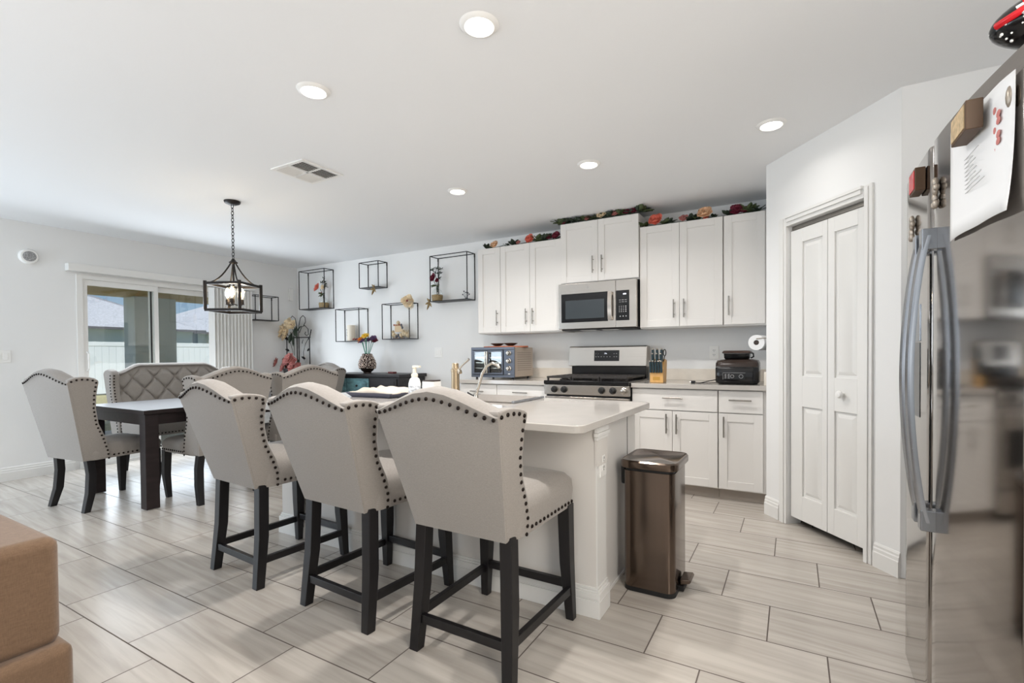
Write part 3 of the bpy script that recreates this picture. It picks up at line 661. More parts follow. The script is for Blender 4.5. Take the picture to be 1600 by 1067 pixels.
# ------------------------------------------------------------------ island
IX0, IX1, IY0, IY1, IT = -2.93, -.75, 1.98, 2.70, .877
isl = thing('kitchen_island', 'white kitchen island base behind the three bar stools', 'island', ((IX0 + IX1) / 2, 2.3, 0))
ox, oy = (IX0 + IX1) / 2, 2.3
io = Matrix.Translation((-ox, -oy, 0))
bx(IX0, IX1, IY0, IY0 + .115, 0, IT - .032).build('knee_wall', M['island_wall'], isl).matrix_local = io
bx(IX0 + .04, IX1 - .035, IY0 + .115, IY1, 0, IT - .032).build('cabinet_run', M['cab'], isl).matrix_local = io
MB().bb(IX1 - .002, IX1 + .012, IY0 - .004, IY0 + .12, .66, .80).build('post_panel', M['island_wall'], isl).matrix_local = io
MB().bb(IX1 - .002, IX1 + .014, IY0 - .012, IY0 + .13, .775, .79).bb(IX1 - .002, IX1 + .020, IY0 - .018, IY0 + .136, .79, .808).bb(IX1 - .002, IX1 + .016, IY0 - .012, IY0 + .132, .808, .843).build('capital_moulding', M['trim'], isl, bevel=.003).matrix_local = io
MB().bb(IX1, IX1 + .006, IY0, IY0 + .115, .1, .78).build('post_face', M['trim'], isl).matrix_local = io
bb_ = MB(); 
for z0, z1, t_ in ((0, .075, .018), (.075, .082, .015), (.082, .108, .016), (.108, .118, .010), (.118, .13, .006)):
    bb_.bb(IX0 - t_, IX1 + t_ + .004, IY0 - t_, IY0 + .12, z0, z1)
bb_.build('baseboard', M['trim'], isl, bevel=.002).matrix_local = io
MB().bb(IX1 - .034, IX1 - .026, IY0 + .13, IY1 - .01, 0, .012).build('shoe_moulding', M['trim'], isl).matrix_local = io
MB().bb(IX1 - .036, IX1 - .033, IY1 - .15, IY1 - .146, .02, IT - .04).build('panel_joint', M['grille'], isl).matrix_local = io
for x0, x1 in ((-1.2, -.79), (-1.62, -1.21), (-2.45, -1.63), (-2.87, -2.46)):
    d = bx(x0, x1, IY1, IY1 + .018, .1, IT - .04).build('door', M['cab'], isl, bevel=.002); d.matrix_local = io
    MB().cyl((x1 - .05, IY1 + .045, .6), (x1 - .05, IY1 + .045, .76), .006, 8).cyl((x1 - .05, IY1 + .018, .63), (x1 - .05, IY1 + .045, .63), .004, 8).cyl((x1 - .05, IY1 + .018, .73), (x1 - .05, IY1 + .045, .73), .004, 8).build('handle', M['handle'], d)
plate('power_outlet', 'white double power outlet on the end of the island above the bin side', TR((IX1 + .006, 2.047, .665), PI / 2), 1, .075, True, 'outlet')
ic = thing('island_countertop', 'pale quartz island worktop with rounded corners and drying rack on it', 'worktop', (ox, 2.22, IT - .032))
rl = rrect(2.34 - .06, 1.04, .05, 6)
MB().prism([(x, y) for x, y in rl], 0, .032).build('slab', M['quartz'], ic, bevel=.004).location = (0.0, 0, 0)
# drying rack over the sink, faucets, soap, canister, tray with towel
dk = thing('roll_up_drying_rack', 'grey slatted drying rack lying flat across the island sink', 'drying rack', (-1.61, 2.52, IT + .001))
for k in range(22):
    MB().cyl((-.24, -.19 + k * .0175, .006), (.24, -.19 + k * .0175, .006), .0045, 8).build('rod', M['rack'], dk, smooth=60)
for s_ in (-1, 1): bx(s_ * .24 - .008, s_ * .24 + .008, -.195, .183, .001, .013).build('edge_band', M['grip'], dk, bevel=.002)
fc = thing('filter_faucet', 'slim gooseneck metal tap beside the drying rack', 'faucet', (-1.60, 2.30, IT))
MB().tube([(0, 0, 0), (0, 0, .04), (.02, 0, .10), (.045, 0, .17), (.075, 0, .212), (.115, 0, .228), (.15, 0, .215), (.168, 0, .19)], .0085, 12).build('spout', M['nickel'], fc, smooth=60)
MB().tube([(.162, 0, .198), (.171, 0, .182)], .0095, 12).build('tip', M['blackm'], fc, smooth=60)
MB().lathe([(.022, 0), (.022, .008), (.013, .014), (.013, .05), (.009, .055)], 18).build('base', M['nickel'], fc, smooth=40)
MB().tube([(0, 0, .03), (-.035, 0, .045), (-.06, 0, .056)], .005, 8).build('lever', M['blackm'], fc, smooth=60)
kf = thing('kitchen_faucet', 'brushed brass and steel kitchen tap with a lever pointing right', 'faucet', (-1.748, 2.30, IT))
MB().lathe([(.030, 0), (.030, .01), (.024, .014), (.024, .175), (.0255, .177), (.0255, .192), (.021, .196), (.020, .225), (.013, .229)], 24).build('body', M['gold'], kf, smooth=35)
MB().tube([(.02, 0, .185), (.05, 0, .215), (.10, 0, .252)], [.007, .006, .008], 10).ball((.022, 0, .18), (.014, .012, .018)).build('lever', M['nickel'], kf, smooth=50)
MB().tube([(0, .0, .186), (0, .03, .188), (0, .046, .18), (0, .05, .165)], .011, 12).build('spout', M['gold'], kf, smooth=60)
so = thing('soap_bottle', 'white foaming soap pump bottle standing on the island worktop', 'bottle', (-2.065, 2.30, IT))
MB().lathe([(.034, 0), (.038, .006), (.038, .10), (.030, .128), (.018, .140), (.017, .146)], 24).build('bottle', M['white'], so, smooth=40)
MB().lathe([(.0385, .02), (.0388, .022), (.0388, .085), (.0385, .087)], 24, caps=False).build('label', mat('bottle_label', (206, 210, 216), .5, noise=((60, 60, 60), .5, 2)), so, smooth=40)
MB().lathe([(.021, .143), (.021, .160), (.012, .165), (.011, .195), (.015, .198), (.015, .21), (.004, .213)], 18).bb(0, .045, -.008, .008, .20, .212).build('pump', M['ivory'], so, smooth=35)
cn = thing('canister', 'white square canister with a dark rim beside the soap bottle', 'canister', (-1.945, 2.32, IT))
rloft([(.085, .085, 0), (.09, .09, .01), (.09, .09, .115), (.082, .082, .115), (.082, .082, .02)], .015).build('cup', M['white'], cn, smooth=40)
rloft([(.086, .086, .1152), (.086, .086, .123)], .015).build('lid', M['mug_dark'], cn)
MB().tube([(-.045, 0, .09), (-.07, 0, .085), (-.07, 0, .045), (-.045, 0, .04)], .006, 8).build('handle', M['white'], cn, smooth=60)
ty = thing('serving_tray', 'dark slate-blue tray near the far left end of the island', 'tray', (-2.45, 2.42, IT + .001), math.radians(2))
MB().loft([[(x, y, z) for x, y in rrect(w, d, .02)] for w, d, z in ((.36, .26, 0), (.42, .32, .030), (.41, .31, .030), (.35, .25, .006))]).build('tray', mat('slate_blue', (96, 98, 114), .4), ty, smooth=40)
tw = thing('dish_towel', 'crumpled cream dish towel heaped on the slate tray', 'towel', (-2.45, 2.44, IT + .03))
g_ = MB(); nx, ny = 26, 18
vs = []; fs = []
for i in range(nx + 1):
    for j in range(ny + 1):
        u_, v_ = i / nx - .5, j / ny - .5
        z = .008 + .014 * math.sin(9 * u_ + 3 * v_) * math.cos(7 * v_) + .006 * math.sin(23 * u_ + 11 * v_) + .014
        vs.append((u_ * .43 + .01 * math.sin(12 * v_), v_ * .30 + .01 * math.sin(10 * u_), max(z * (1 - (2 * max(abs(u_), abs(v_))) ** 6) + .001, .001)))
for i in range(nx):
    for j in range(ny): a = i * (ny + 1) + j; fs.append((a, a + ny + 1, a + ny + 2, a + 1))
o = MB().add(vs, fs).build('cloth', mat('towel_cream', (205, 194, 180), .9, noise=((12, 12, 12), .12, 3)), tw, smooth=60)
m_ = o.modifiers.new('thickness', 'SOLIDIFY'); m_.thickness = .004

# ------------------------------------------------------------------ upholstered wing chairs
def nails(par, pts, r=.0078, name='nailhead_trim', nrm=(0, -1, 0)):
    m = MB(); q = Vector(nrm).to_track_quat('Z', 'Y').to_matrix()
    for p in pts: m.ball(p, (r, r, r * .62), 8, 5, R=q)
    return m.build(name, M['nail'], par, smooth=60)
def resample(pts, step, off=0.):
    pts = [Vector(p) for p in pts]; out = []; acc = off; seg = 0
    d = 0.; L = [0.]
    for a, b in zip(pts, pts[1:]): L.append(L[-1] + (b - a).length)
    n = max(1, int(round((L[-1] - 2 * off) / step)))
    for k in range(n + 1):
        t = off + (L[-1] - 2 * off) * k / n
        for i in range(len(pts) - 1):
            if L[i] <= t <= L[i + 1] + 1e-9:
                f = (t - L[i]) / max(1e-9, L[i + 1] - L[i]); out.append(pts[i].lerp(pts[i + 1], f)); break
    return out
def wing_chair(name, label, cat, P, group=None):
    """faces +y; P holds the sizes; the origin is on the floor under the seat"""
    t = thing(name, label, cat, (0, 0, 0), 0, group)
    zb, zs, zp, zt = P['zb'], P['zs'], P['zp'], P['seat']       # back bottom, shoulder, peak, seat top
    wb, wt = P['wb'] / 2, P['wt'] / 2                            # half widths of back bottom / top
    yb, yt = P['yb'], P['yt']                                    # outer back y at bottom / shoulder
    hw = lambda z: wb + (wt - wb) * min(1.05, max(0, (z - zb) / (zs - zb)))
    bk = lambda z: yb + (yt - yb) * ((z - zb) / (zs - zb))
    th = .075
    def top(s):
        a = min(1, abs(s) / .97); return zs + (zp - zs) * (.45 * (.5 + .5 * math.cos(PI * a)) + .55 * (1 - a ** 1.7))
    # backrest: lofted across the width
    rings = []
    S = [-1, -.97, -.86, -.7, -.5, -.25, 0, .25, .5, .7, .86, .97, 1]
    for s in S:
        r = []; zt_ = top(s) - .035
        n = 8
        for k in range(n + 1):
            z = zb + (zt_ - zb) * k / n; r.append((s * hw(z), bk(z) - .012 * (1 - s * s) * math.sin(PI * k / n), z))
        z0 = zt_; cx_ = th / 2 + .012
        for k in range(1, 8):
            a = PI - PI * k / 8 ; r.append((s * hw(z0), bk(z0) + cx_ - .004 + cx_ * math.cos(a) * 1.12, z0 + .004 + .026 * (1 - .3 * s * s) * math.sin(a)))
        for k in range(n, -1, -1):
            z = zb + (zt_ - zb) * k / n; r.append((s * hw(z), bk(z) + th + .018 * (1 - s * s) * math.sin(PI * k / n), z))
        rings.append(r)
    back = MB().loft(rings).build('backrest', M['linen'], t, smooth=55)
    pts = []
    for k in range(41):
        s = -1 + 2 * k / 40; z = top(s) - .045 + .014 * s * s; pts.append((s * (hw(z) - .008), bk(z) - .013 * (1 - s * s) - .002, z))
    nails(back, resample(pts, .033, .008), nrm=(0, -1, .12))
    # wings
    f = P['front']                                               # [(y, z)] front edge from bottom to top
    for sd_ in (-1, 1):
        prof = [(bk(zb) + .004, zb)] + [(y, z) for y, z in f]
        yk, zk = f[-1]; yb_ = bk(zs - .01) + .006
        hump = []
        for k in range(1, 8):
            a = PI * k / 8; hump.append(((yk + yb_) / 2 + (yk - yb_) / 2 * math.cos(a), (zk * (8 - k) + (zs - .012) * k) / 8 + P['hump'] * math.sin(a)))
        prof += hump + [(yb_, zs - .012)]
        flare = lambda y, z: hw(z) + max(0, (y - bk(z))) / .15 * (.034 - .020 * max(0, min(1, (z - zb) / (zs - zb))))
        def fpt(y, z, off): return (sd_ * (flare(y, z) + off), y, z)
        r0 = [fpt(y, z, -.052) for y, z in prof]; r1 = [fpt(y, z, .0) for y, z in prof]
        wg = MB().loft([r0, r1]).build('wing', M['linen'], t, bevel=.016, seg=4)
        path = []
        inner = prof[1:-1]
        cyc, czc = sum(p[0] for p in prof) / len(prof), sum(p[1] for p in prof) / len(prof)
        for i, (y, z) in enumerate(inner):
            a = inner[max(0, i - 1)]; b_ = inner[min(len(inner) - 1, i + 1)]
            ty_, tz_ = b_[0] - a[0], b_[1] - a[1]; l = math.hypot(ty_, tz_) or 1
            ny_, nz_ = -tz_ / l, ty_ / l
            yy, zz = y + ny_ * .019, z + nz_ * .019
            path.append(fpt(yy, zz, .0015))
        nails(wg, resample(path, .0315, .004), nrm=(sd_, 0, 0))
    # seat
    sw, sf, sb = P['sw'] / 2, P['sf'], yb + .03
    zc = P['seatb']
    rings = []
    for z, g_ in ((zc, -.004), (zc + .03, 0), ((zc + zt) / 2, .004), (zt - .035, 0), (zt - .010, -.020), (zt + .004, -.06)):
        rings.append([(x, y, z) for x, y in rrect(2 * (sw + g_), sf - sb + 2 * g_, .045, 5, 0, (sf + sb) / 2)])
    rings.append([(x * .3, (sf + sb) / 2 + (y - (sf + sb) / 2) * .3, zt + .012) for x, y, _ in rings[-1]])
    seat = MB().loft(rings).build('seat', M['linen'], t, smooth=50)
    y0 = f[0][0] + .012
    path = [(-sw - .001, y0, zc + .022), (-sw - .001, sf - .03, zc + .022), (-sw + .02, sf + .001, zc + .022), (sw - .02, sf + .001, zc + .022), (sw + .001, sf - .03, zc + .022), (sw + .001, y0, zc + .022)]
    nm = MB()
    for a, b_, nv in ((path[0], path[1], (-1, 0, 0)), (path[2], path[3], (0, 1, 0)), (path[4], path[5], (1, 0, 0))):
        q = Vector(nv).to_track_quat('Z', 'Y').to_matrix()
        for p in resample([a, b_], .0315, .008): nm.ball(p, (.0078, .0078, .005), 8, 5, R=q)
    nm.build('nailhead_trim', M['nail'], seat, smooth=60)
    # legs
    for sx in (-1, 1):
        MB().bar([(sx * (sw - .026), sf - .045, zc + .01), (sx * (sw - .022), sf - .04, zc * .5), (sx * P['ff'][0], P['ff'][1], 0)], [.055, .050, .036]).build('leg', M['leg'], t, bevel=.003)
        R_ = P['rear']
        MB().bar([(sx * x, y, z) for x, y, z in R_], [.05] * (len(R_) - 1) + [.042]).build('leg', M['leg'], t, bevel=.003)
    if P.get('stretch'):
        def rail(a, b_, w_, h_):
            a, b_ = Vector(a), Vector(b_); d = (b_ - a).normalized(); s_ = d.cross(Vector((0, 0, 1))).normalized() * w_ / 2; u_ = Vector((0, 0, h_ / 2))
            return MB().loft([[p - s_ - u_, p + s_ - u_, p + s_ + u_, p - s_ + u_] for p in (a, b_)]).build('stretcher', M['leg'], t, bevel=.002)
        z = P['stretch']; fx = P['ff'][0]; rx_ = R_[-1][0]
        rail((-rx_ + .01, R_[-1][1] + .008, z), (rx_ - .01, R_[-1][1] + .008, z), .022, .034)
        rail((-fx - .0, P['ff'][1] - .008, z + .03), (fx, P['ff'][1] - .008, z + .03), .022, .034)
        for sx in (-1, 1): rail((sx * rx_, R_[-1][1] + .01, z + .008), (sx * fx, P['ff'][1], z + .008), .022, .034)
    return t
STOOL = dict(zb=.495, zs=.974, zp=1.049, seat=.645, seatb=.495, wb=.415, wt=.545, yb=-.262, yt=-.405, hump=.022, flare=.012,
             front=[(-.14, .497), (-.145, .56), (-.175, .64), (-.215, .72), (-.235, .80), (-.24, .88), (-.232, .945)],
             sw=.466, sf=.268, ff=(.224, .238), rear=[(.195, -.222, .51), (.203, -.23, .25), (.215, -.256, 0)], stretch=.125)
DINER = dict(zb=.385, zs=.998, zp=1.085, seat=.50, seatb=.385, wb=.475, wt=.61, yb=-.265, yt=-.385, hump=.036, flare=.012,
             front=[(-.10, .387), (-.11, .45), (-.14, .55), (-.185, .66), (-.205, .78), (-.205, .88), (-.195, .975)],
             sw=.522, sf=.275, ff=(.225, .228), rear=[(.20, -.215, .40), (.21, -.205, .28), (.215, -.215, .14), (.225, -.25, 0)])
st0 = wing_chair('bar_stool', 'linen wingback counter stool nearest the camera, at the right end of the island', 'bar stool', STOOL, 'bar stools at the island')
st0.location = (-1.072, 1.685, 0); st0.rotation_euler.z = math.radians(-1)
st1 = copy_tree(st0); st1.location = (-1.745, 1.69, 0); st1.rotation_euler.z = math.radians(-3.5); st1['label'] = 'middle one of the three linen wingback stools at the island'
st2 = copy_tree(st0); st2.location = (-2.515, 1.70, 0); st2.rotation_euler.z = math.radians(-3.8); st2['label'] = 'left one of the three linen wingback stools at the island, closest to the dining table'
dc0 = wing_chair('dining_chair', 'linen wingback dining chair at the near end of the table, back to the camera', 'chair', DINER, 'wingback chairs around the dining table')
dc0.location = (-4.86, 1.75, 0); dc0.rotation_euler.z = math.radians(7)
for x, y, r, l in ((-4.28, 2.26, 90, 'linen wingback dining chair on the island side of the table, nearer the table corner'),
                   (-4.30, 2.97, 90, 'second wingback dining chair along the island side of the table, hiding the pink flowers'),
                   (-5.08, 3.72, 180, 'linen wingback dining chair at the far end of the table beside the dark sideboard')):
    c = copy_tree(dc0); c.location = (x, y, 0); c.rotation_euler.z = math.radians(r); c['label'] = l
# ---- dining table
tbl = thing('dining_table', 'square-legged espresso dining table set with wingback chairs and a bench', 'table', (-4.735, 2.63, 0))
TX, TY, TH = .515, .88, .757
bx(-TX, TX, -TY, TY, TH - .032, TH).build('tabletop', M['table'], tbl, bevel=.003)
MB().bb(-TX + .02, TX - .02, -TY + .02, -TY + .045, TH - .115, TH - .033).bb(-TX + .02, TX - .02, TY - .045, TY - .02, TH - .115, TH - .033).bb(-TX + .02, -TX + .045, -TY + .02, TY - .02, TH - .115, TH - .033).bb(TX - .045, TX - .02, -TY + .02, TY - .02, TH - .115, TH - .033).build('apron', M['table'], tbl, bevel=.002)
for sx in (-1, 1):
    for sy in (-1, 1):
        lg = bx(sx * (TX - .055) - .045, sx * (TX - .055) + .045, sy * (TY - .055) - .045, sy * (TY - .055) + .045, .006, TH - .033).build('leg', M['table'], tbl, bevel=.003)
        bx(sx * (TX - .055) - .03, sx * (TX - .055) + .03, sy * (TY - .055) - .03, sy * (TY - .055) + .03, 0, .006).build('foot_pad', M['white'], lg)
# ---- tufted bench
bn = thing('tufted_bench', 'linen dining bench with diamond-tufted wing back in front of the sliding door', 'bench', (-5.73, 2.79, 0), -PI / 2)
hwid = .53; zb, zs, zp = .385, 1.0, 1.085; th = .085
btop = lambda x: zs + (zp - zs) * (.5 - .5 * math.cos(PI * min(1, (1 - abs(x) / hwid) / .42)))
bky = lambda z: -.26 - .11 * (z - zb) / (zs - zb)
dx_, dz_ = .098, .122
def tuft(x, z):
    a = (x / dx_ + (z - .46) / dz_) / 2; b_ = (x / dx_ - (z - .46) / dz_) / 2
    fa, fb = abs(math.sin(PI * a)), abs(math.sin(PI * b_))
    p = (1 - math.exp(-fa * 5)) * (1 - math.exp(-fb * 5))
    return .050 * (p ** .45) * (.45 + .55 * min(1, (fa + fb) * .8))
nx, nz = 150, 66; rings = []
for i in range(nx + 1):
    x = -hwid + 2 * hwid * i / nx; zt_ = btop(x) - .03; r = []
    for k in range(5): z = zb + (zt_ - zb) * k / 4; r.append((x, bky(z), z))
    for k in range(1, 8): a = PI - PI * k / 8; r.append((x, bky(zt_) + .055 + .058 * math.cos(a), zt_ + .006 + .036 * math.sin(a)))
    for k in range(nz, -1, -1):
        z = zb + (zt_ - zb) * k / nz; e = min(1, (zt_ - z) / .07); r.append((x, bky(z) + th * .75 + tuft(x, z) * max(0, e) + .018 * (1 - max(0, e)), z))
    rings.append(r)
MB().loft(rings).build('backrest', M['linen'], bn, smooth=60)
m = MB()
for i in range(-6, 7):
    for j in range(-1, 6):
        if (i + j) % 2: continue
        x, z = i * dx_, .46 + j * dz_
        if abs(x) < hwid - .06 and zb + .05 < z < btop(x) - .06: m.ball((x, bky(z) + th * .75 + .006, z), (.011, .007, .011), 10, 6)
m.build('tuft_button', M['linen'], bn, smooth=60)
for sd_ in (-1, 1):
    prof = [(-.27, zb), (-.10, zb), (-.11, .50), (-.16, .64), (-.20, .78), (-.205, .90), (-.19, .98), (-.215, 1.02), (-.28, 1.04), (-.34, 1.03), (-.378, 1.0)]
    X = lambda z: hwid + .035 * (z - zb)
    wg = MB().loft([[(sd_ * (X(z) + o_), y, z) for y, z in prof] for o_ in (-.02, .055)]).build('wing', M['linen'], bn, bevel=.018, seg=4)
    pth = [(sd_ * (X(z) + .0565), y - .019, z) for y, z in prof[1:7]]
    nails(wg, resample(pth, .03, .004), nrm=(sd_, 0, 0))
    nails(wg, resample([(sd_ * (X(z) + .03), y + .001, z) for y, z in prof[1:7]], .03, .004), nrm=(0, 1, 0))
rings = []
for z, g_ in ((.385, -.004), (.42, 0), (.49, .003), (.53, -.006), (.55, -.03), (.556, -.08)):
    rings.append([(x, y, z) for x, y in rrect(2 * (hwid + .03 + g_), .50 + 2 * g_, .04, 5, 0, .03)])
sb_ = MB().loft(rings).build('seat', M['linen'], bn, smooth=50)
nails(sb_, resample([(-hwid, .281, .408), (hwid, .281, .408)], .03), nrm=(0, 1, 0))
for sx in (-1, 1):
    MB().bar([(sx * .49, .22, .39), (sx * .49, .235, 0)], [.055, .038]).build('leg', M['leg'], bn, bevel=.003)
    MB().bar([(sx * .49, -.2, .39), (sx * .49, -.2, .2), (sx * .49, -.235, 0)], [.05, .05, .04]).build('leg', M['leg'], bn, bevel=.003)

# ------------------------------------------------------------------ chandelier
ch = thing('chandelier', 'black cage pendant light on a chain above the dining table', 'pendant light', (-4.16, 2.395, 0), math.radians(26))
MB().lathe([(.003, H - .032), (.03, H - .031), (.058, H - .018), (.063, H - .006), (.063, H - .001)], 28).build('canopy', M['chand'], ch, smooth=40)
zc0, zc1 = 1.985, H - .03
n = 16; m = MB(); Lk = (zc1 - zc0) / n
for k in range(n):
    zc_ = zc0 + Lk * (k + .5); p = []
    for j in range(12):
        a = 2 * PI * j / 12; x = .010 * math.cos(a); z = (Lk * .62) * math.sin(a)
        p.append((x, 0, zc_ + z) if k % 2 else (0, x, zc_ + z))
    m.tube(p, .0028, 5, closed=True)
m.build('chain', M['chand'], ch, smooth=60)
MB().lathe([(.008, 1.99), (.026, 1.965), (.034, 1.960), (.034, 1.952), (.012, 1.945), (.007, 1.94), (.007, 1.60)], 18).build('hub', M['chand'], ch, smooth=40)
Rc, zt_, zb_ = .208, 1.765, 1.545
cn4 = [(Rc * math.cos(PI / 4 * (2 * k + 1)), Rc * math.sin(PI / 4 * (2 * k + 1))) for k in range(4)]
m = MB()
for k in range(4):
    (x0, y0), (x1, y1) = cn4[k], cn4[(k + 1) % 4]
    for z in (zt_, zb_):
        mx_, my_ = (x0 + x1) / 2, (y0 + y1) / 2; L_ = math.hypot(x1 - x0, y1 - y0); an = math.atan2(y1 - y0, x1 - x0)
        m.bb(-L_ / 2, L_ / 2, -.010, .010, z - .011, z + .011, TR((mx_, my_, 0), an))
    m.bb(-.012, .012, -.012, .012, zb_, zt_ + .02, TR((x0, y0, 0), PI / 4))
m.build('cage', M['chand'], ch, bevel=.002)
for x0, y0 in cn4:
    p = []
    for k in range(9):
        u_ = k / 8; r_ = Rc * (1 - (1 - u_) ** 1) ; z = zt_ + (1.955 - zt_) * (1 - u_) ** 2.1
        p.append((x0 * (.07 + .93 * u_), y0 * (.07 + .93 * u_), z + .004))
    MB().tube(p, .006, 8).build('arm', M['chand'], ch, smooth=60)
for k in range(3):
    a = 2 * PI * k / 3 + .9; x, y = .062 * math.cos(a), .062 * math.sin(a)
    c_ = MB().tube([(0, 0, 1.605), (x * .6, y * .6, 1.592), (x, y, 1.600)], .005, 8).lathe([(.018, 1.598), (.020, 1.603), (.015, 1.606), (.015, 1.642), (.013, 1.645)], 14, c=(x, y, 0)).build('candle_socket', M['chand'], ch, smooth=40)
    MB().lathe([(.012, 1.644), (.020, 1.668), (.030, 1.70), (.031, 1.715), (.024, 1.735), (.010, 1.748), (.003, 1.75)], 18, c=(x, y, 0)).build('bulb', M['glass'], c_, smooth=60)
    MB().tube([(x, y, 1.66), (x + .006, y, 1.69), (x, y + .006, 1.715), (x - .006, y, 1.69)], .0045, 6, closed=True).build('filament', M['bulb'], c_, smooth=60)
    l = bpy.data.lights.new('filament_light', 'POINT'); l.energy = 2.5; l.color = (1, .8, .55); l.shadow_soft_size = .03
    o = bpy.data.objects.new('filament_light', l); col.objects.link(o); o.location = (0, 0, 0); o.parent = ch; o.matrix_local = Matrix.Translation((x, y, 1.70))

# ------------------------------------------------------------------ flowers
def petals(m, c, r, n, up, seed, tilt=.5, cup=.4):
    """one bloom around c, opening towards unit vector up"""
    rnd = random.Random(seed); q = Vector(up).normalized().to_track_quat('Z', 'Y').to_matrix(); c = Vector(c)
    for ringi, (rr, nn, tl) in enumerate(((1, n, tilt * .8), (.86, n - 1, tilt + .25), (.66, max(4, n - 2), tilt + .55), (.42, 4, tilt + .85))):
        for k in range(nn):
            a = 2 * PI * (k + .5 * ringi) / nn + rnd.uniform(-.18, .18); R_ = r * rr * rnd.uniform(.82, 1.12); tk = min(1.5, tl + rnd.uniform(-.15, .2))
            ca, sa = math.cos(a), math.sin(a); vs = []
            for u_, ww in ((0, .12), (.3, .36), (.6, .46), (.85, .34), (1, .08)):
                bend = tk * (.55 + .6 * u_ - .35 * u_ * u_ * (ringi == 0)); rad = R_ * u_ * math.cos(bend * .8); zz = R_ * u_ * math.sin(bend * .8) * .8
                for s_ in (-1, 0, 1):
                    wv = R_ * ww * s_; x = rad * ca - wv * sa; y = rad * sa + wv * ca
                    vs.append(q @ Vector((x, y, zz + abs(s_) * .16 * R_ * u_)) + c)
            fs = [(i * 3 + j, i * 3 + j + 1, i * 3 + j + 4, i * 3 + j + 3) for i in range(4) for j in range(2)]
            m.add(vs, fs)
    return m
def leaf(m, p, d, L_, w_, roll=0):
    d = Vector(d).normalized(); s_ = d.cross(Vector((0, 0, 1)))
    if s_.length < .1: s_ = Vector((1, 0, 0))
    s_.normalize(); s_ = Matrix.Rotation(roll, 3, d) @ s_; u_ = s_.cross(d); p = Vector(p); vs = []
    prof = ((0, .1), (.25, .8), (.5, 1), (.78, .62), (1, .04))
    for t_, ww in prof:
        for k in (-1, 0, 1): vs.append(p + d * L_ * t_ + s_ * k * w_ * ww / 2 + u_ * (.10 * w_ * abs(k) - .12 * L_ * t_ * t_))
    m.add(vs, [(i * 3 + j, i * 3 + j + 1, i * 3 + j + 4, i * 3 + j + 3) for i in range(4) for j in range(2)]); return m
def solid(o, t_=.0012):
    m_ = o.modifiers.new('thickness', 'SOLIDIFY'); m_.thickness = t_; return o
def bloom(par, name, c, r, mt, up, seed, n=7, tilt=.5, centre=None):
    o = petals(MB(), c, r, n, up, seed, tilt).build(name, mt, par, smooth=60); solid(o)
    if centre: MB().ball(Vector(c) + Vector(up).normalized() * r * .22, r * .18, 8, 5).build('flower_centre', centre, o, smooth=60)
    return o
# garlands on top of the wall cabinets: (x, kind, size)
def garland(label, x0, y0, z0, L_, blooms, leaves, seed):
    g = thing('flower_garland', label, 'garland', (x0, y0, z0), 0, 'artificial flower garlands on the wall cabinets'); rnd = random.Random(seed)
    MB().tube([(L_ * k / 12, .012 * math.sin(k * 1.7), .008 + .004 * (k % 2)) for k in range(13)], .004, 6).build('vine', M['darkgreen'], g, smooth=60)
    for i, (x, r, mt, up) in enumerate(blooms): bloom(g, 'flower', (x, -.02 + .02 * rnd.random(), r * .6 + .006), r * 1.18, M[mt], up, seed + i, 8, .7)
    for mt in ('green', 'darkgreen'):
        m = MB()
        for x, n_, s_, k_ in leaves:
            if k_ != mt: continue
            s_ *= 1.25
            for j in range(int(n_ * 1.5)):
                a = rnd.uniform(0, 2 * PI); el = rnd.uniform(.1, 1.1)
                leaf(m, (x + rnd.uniform(-.02, .02), rnd.uniform(-.03, .03), .012), (math.cos(a), math.sin(a) * .7, el), s_ * rnd.uniform(.7, 1.1), s_ * .62, rnd.uniform(-.6, .6))
        if m.v: o = m.build('foliage', M[mt], g, smooth=60); solid(o); o['kind'] = 'stuff'
    return g
U0 = (0, -.8, .5)
garland('garland of pale roses and leaves on top of the cabinets left of the microwave', -2.90, UF + .05, UT + .001, .86,
        [(.115, .042, 'peach', U0), (.54, .05, 'coral', U0), (.40, .026, 'pink', U0), (.84, .045, 'burg', U0), (.76, .03, 'burg', (.3, -.6, .6))],
        [(.0, 7, .05, 'darkgreen'), (.07, 3, .05, 'green'), (.34, 7, .055, 'darkgreen'), (.62, 8, .085, 'green'), (.70, 8, .08, 'darkgreen'), (.25, 3, .04, 'darkgreen'), (.82, 4, .05, 'darkgreen')], 11)
garland('fullest garland with a cream rose on top of the raised cabinet above the microwave', -2.0, UF + .01, 2.4265, .84,
        [(.05, .035, 'burg', (-.4, -.8, .3)), (.28, .026, 'pink', U0), (.43, .045, 'cream', U0), (.57, .035, 'pink', U0), (.67, .03, 'burg', U0), (.74, .035, 'burg', U0)],
        [(.0, 12, .07, 'green'), (.06, 8, .06, 'darkgreen'), (.17, 9, .055, 'darkgreen'), (.24, 7, .05, 'green'), (.34, 9, .055, 'green'), (.40, 6, .05, 'darkgreen'), (.52, 9, .055, 'darkgreen'), (.60, 8, .055, 'green'), (.70, 8, .05, 'darkgreen'), (.80, 11, .09, 'green'), (.80, 6, .07, 'darkgreen')], 23)
garland('garland with coral and peach roses on top of the cabinets right of the microwave', -1.19, UF + .05, UT + .001, .99,
        [(.115, .06, 'coral', U0), (.36, .035, 'pink', U0), (.53, .062, 'peach', U0), (.54, .022, 'coral', (0, -1, .4)), (.78, .05, 'burg', U0), (.83, .035, 'burg', U0)],
        [(.01, 5, .06, 'green'), (.19, 7, .055, 'green'), (.24, 5, .05, 'darkgreen'), (.41, 8, .07, 'darkgreen'), (.47, 3, .05, 'green'), (.60, 4, .04, 'darkgreen'), (.72, 8, .055, 'darkgreen'), (.88, 9, .07, 'green'), (.93, 6, .06, 'darkgreen')], 37)

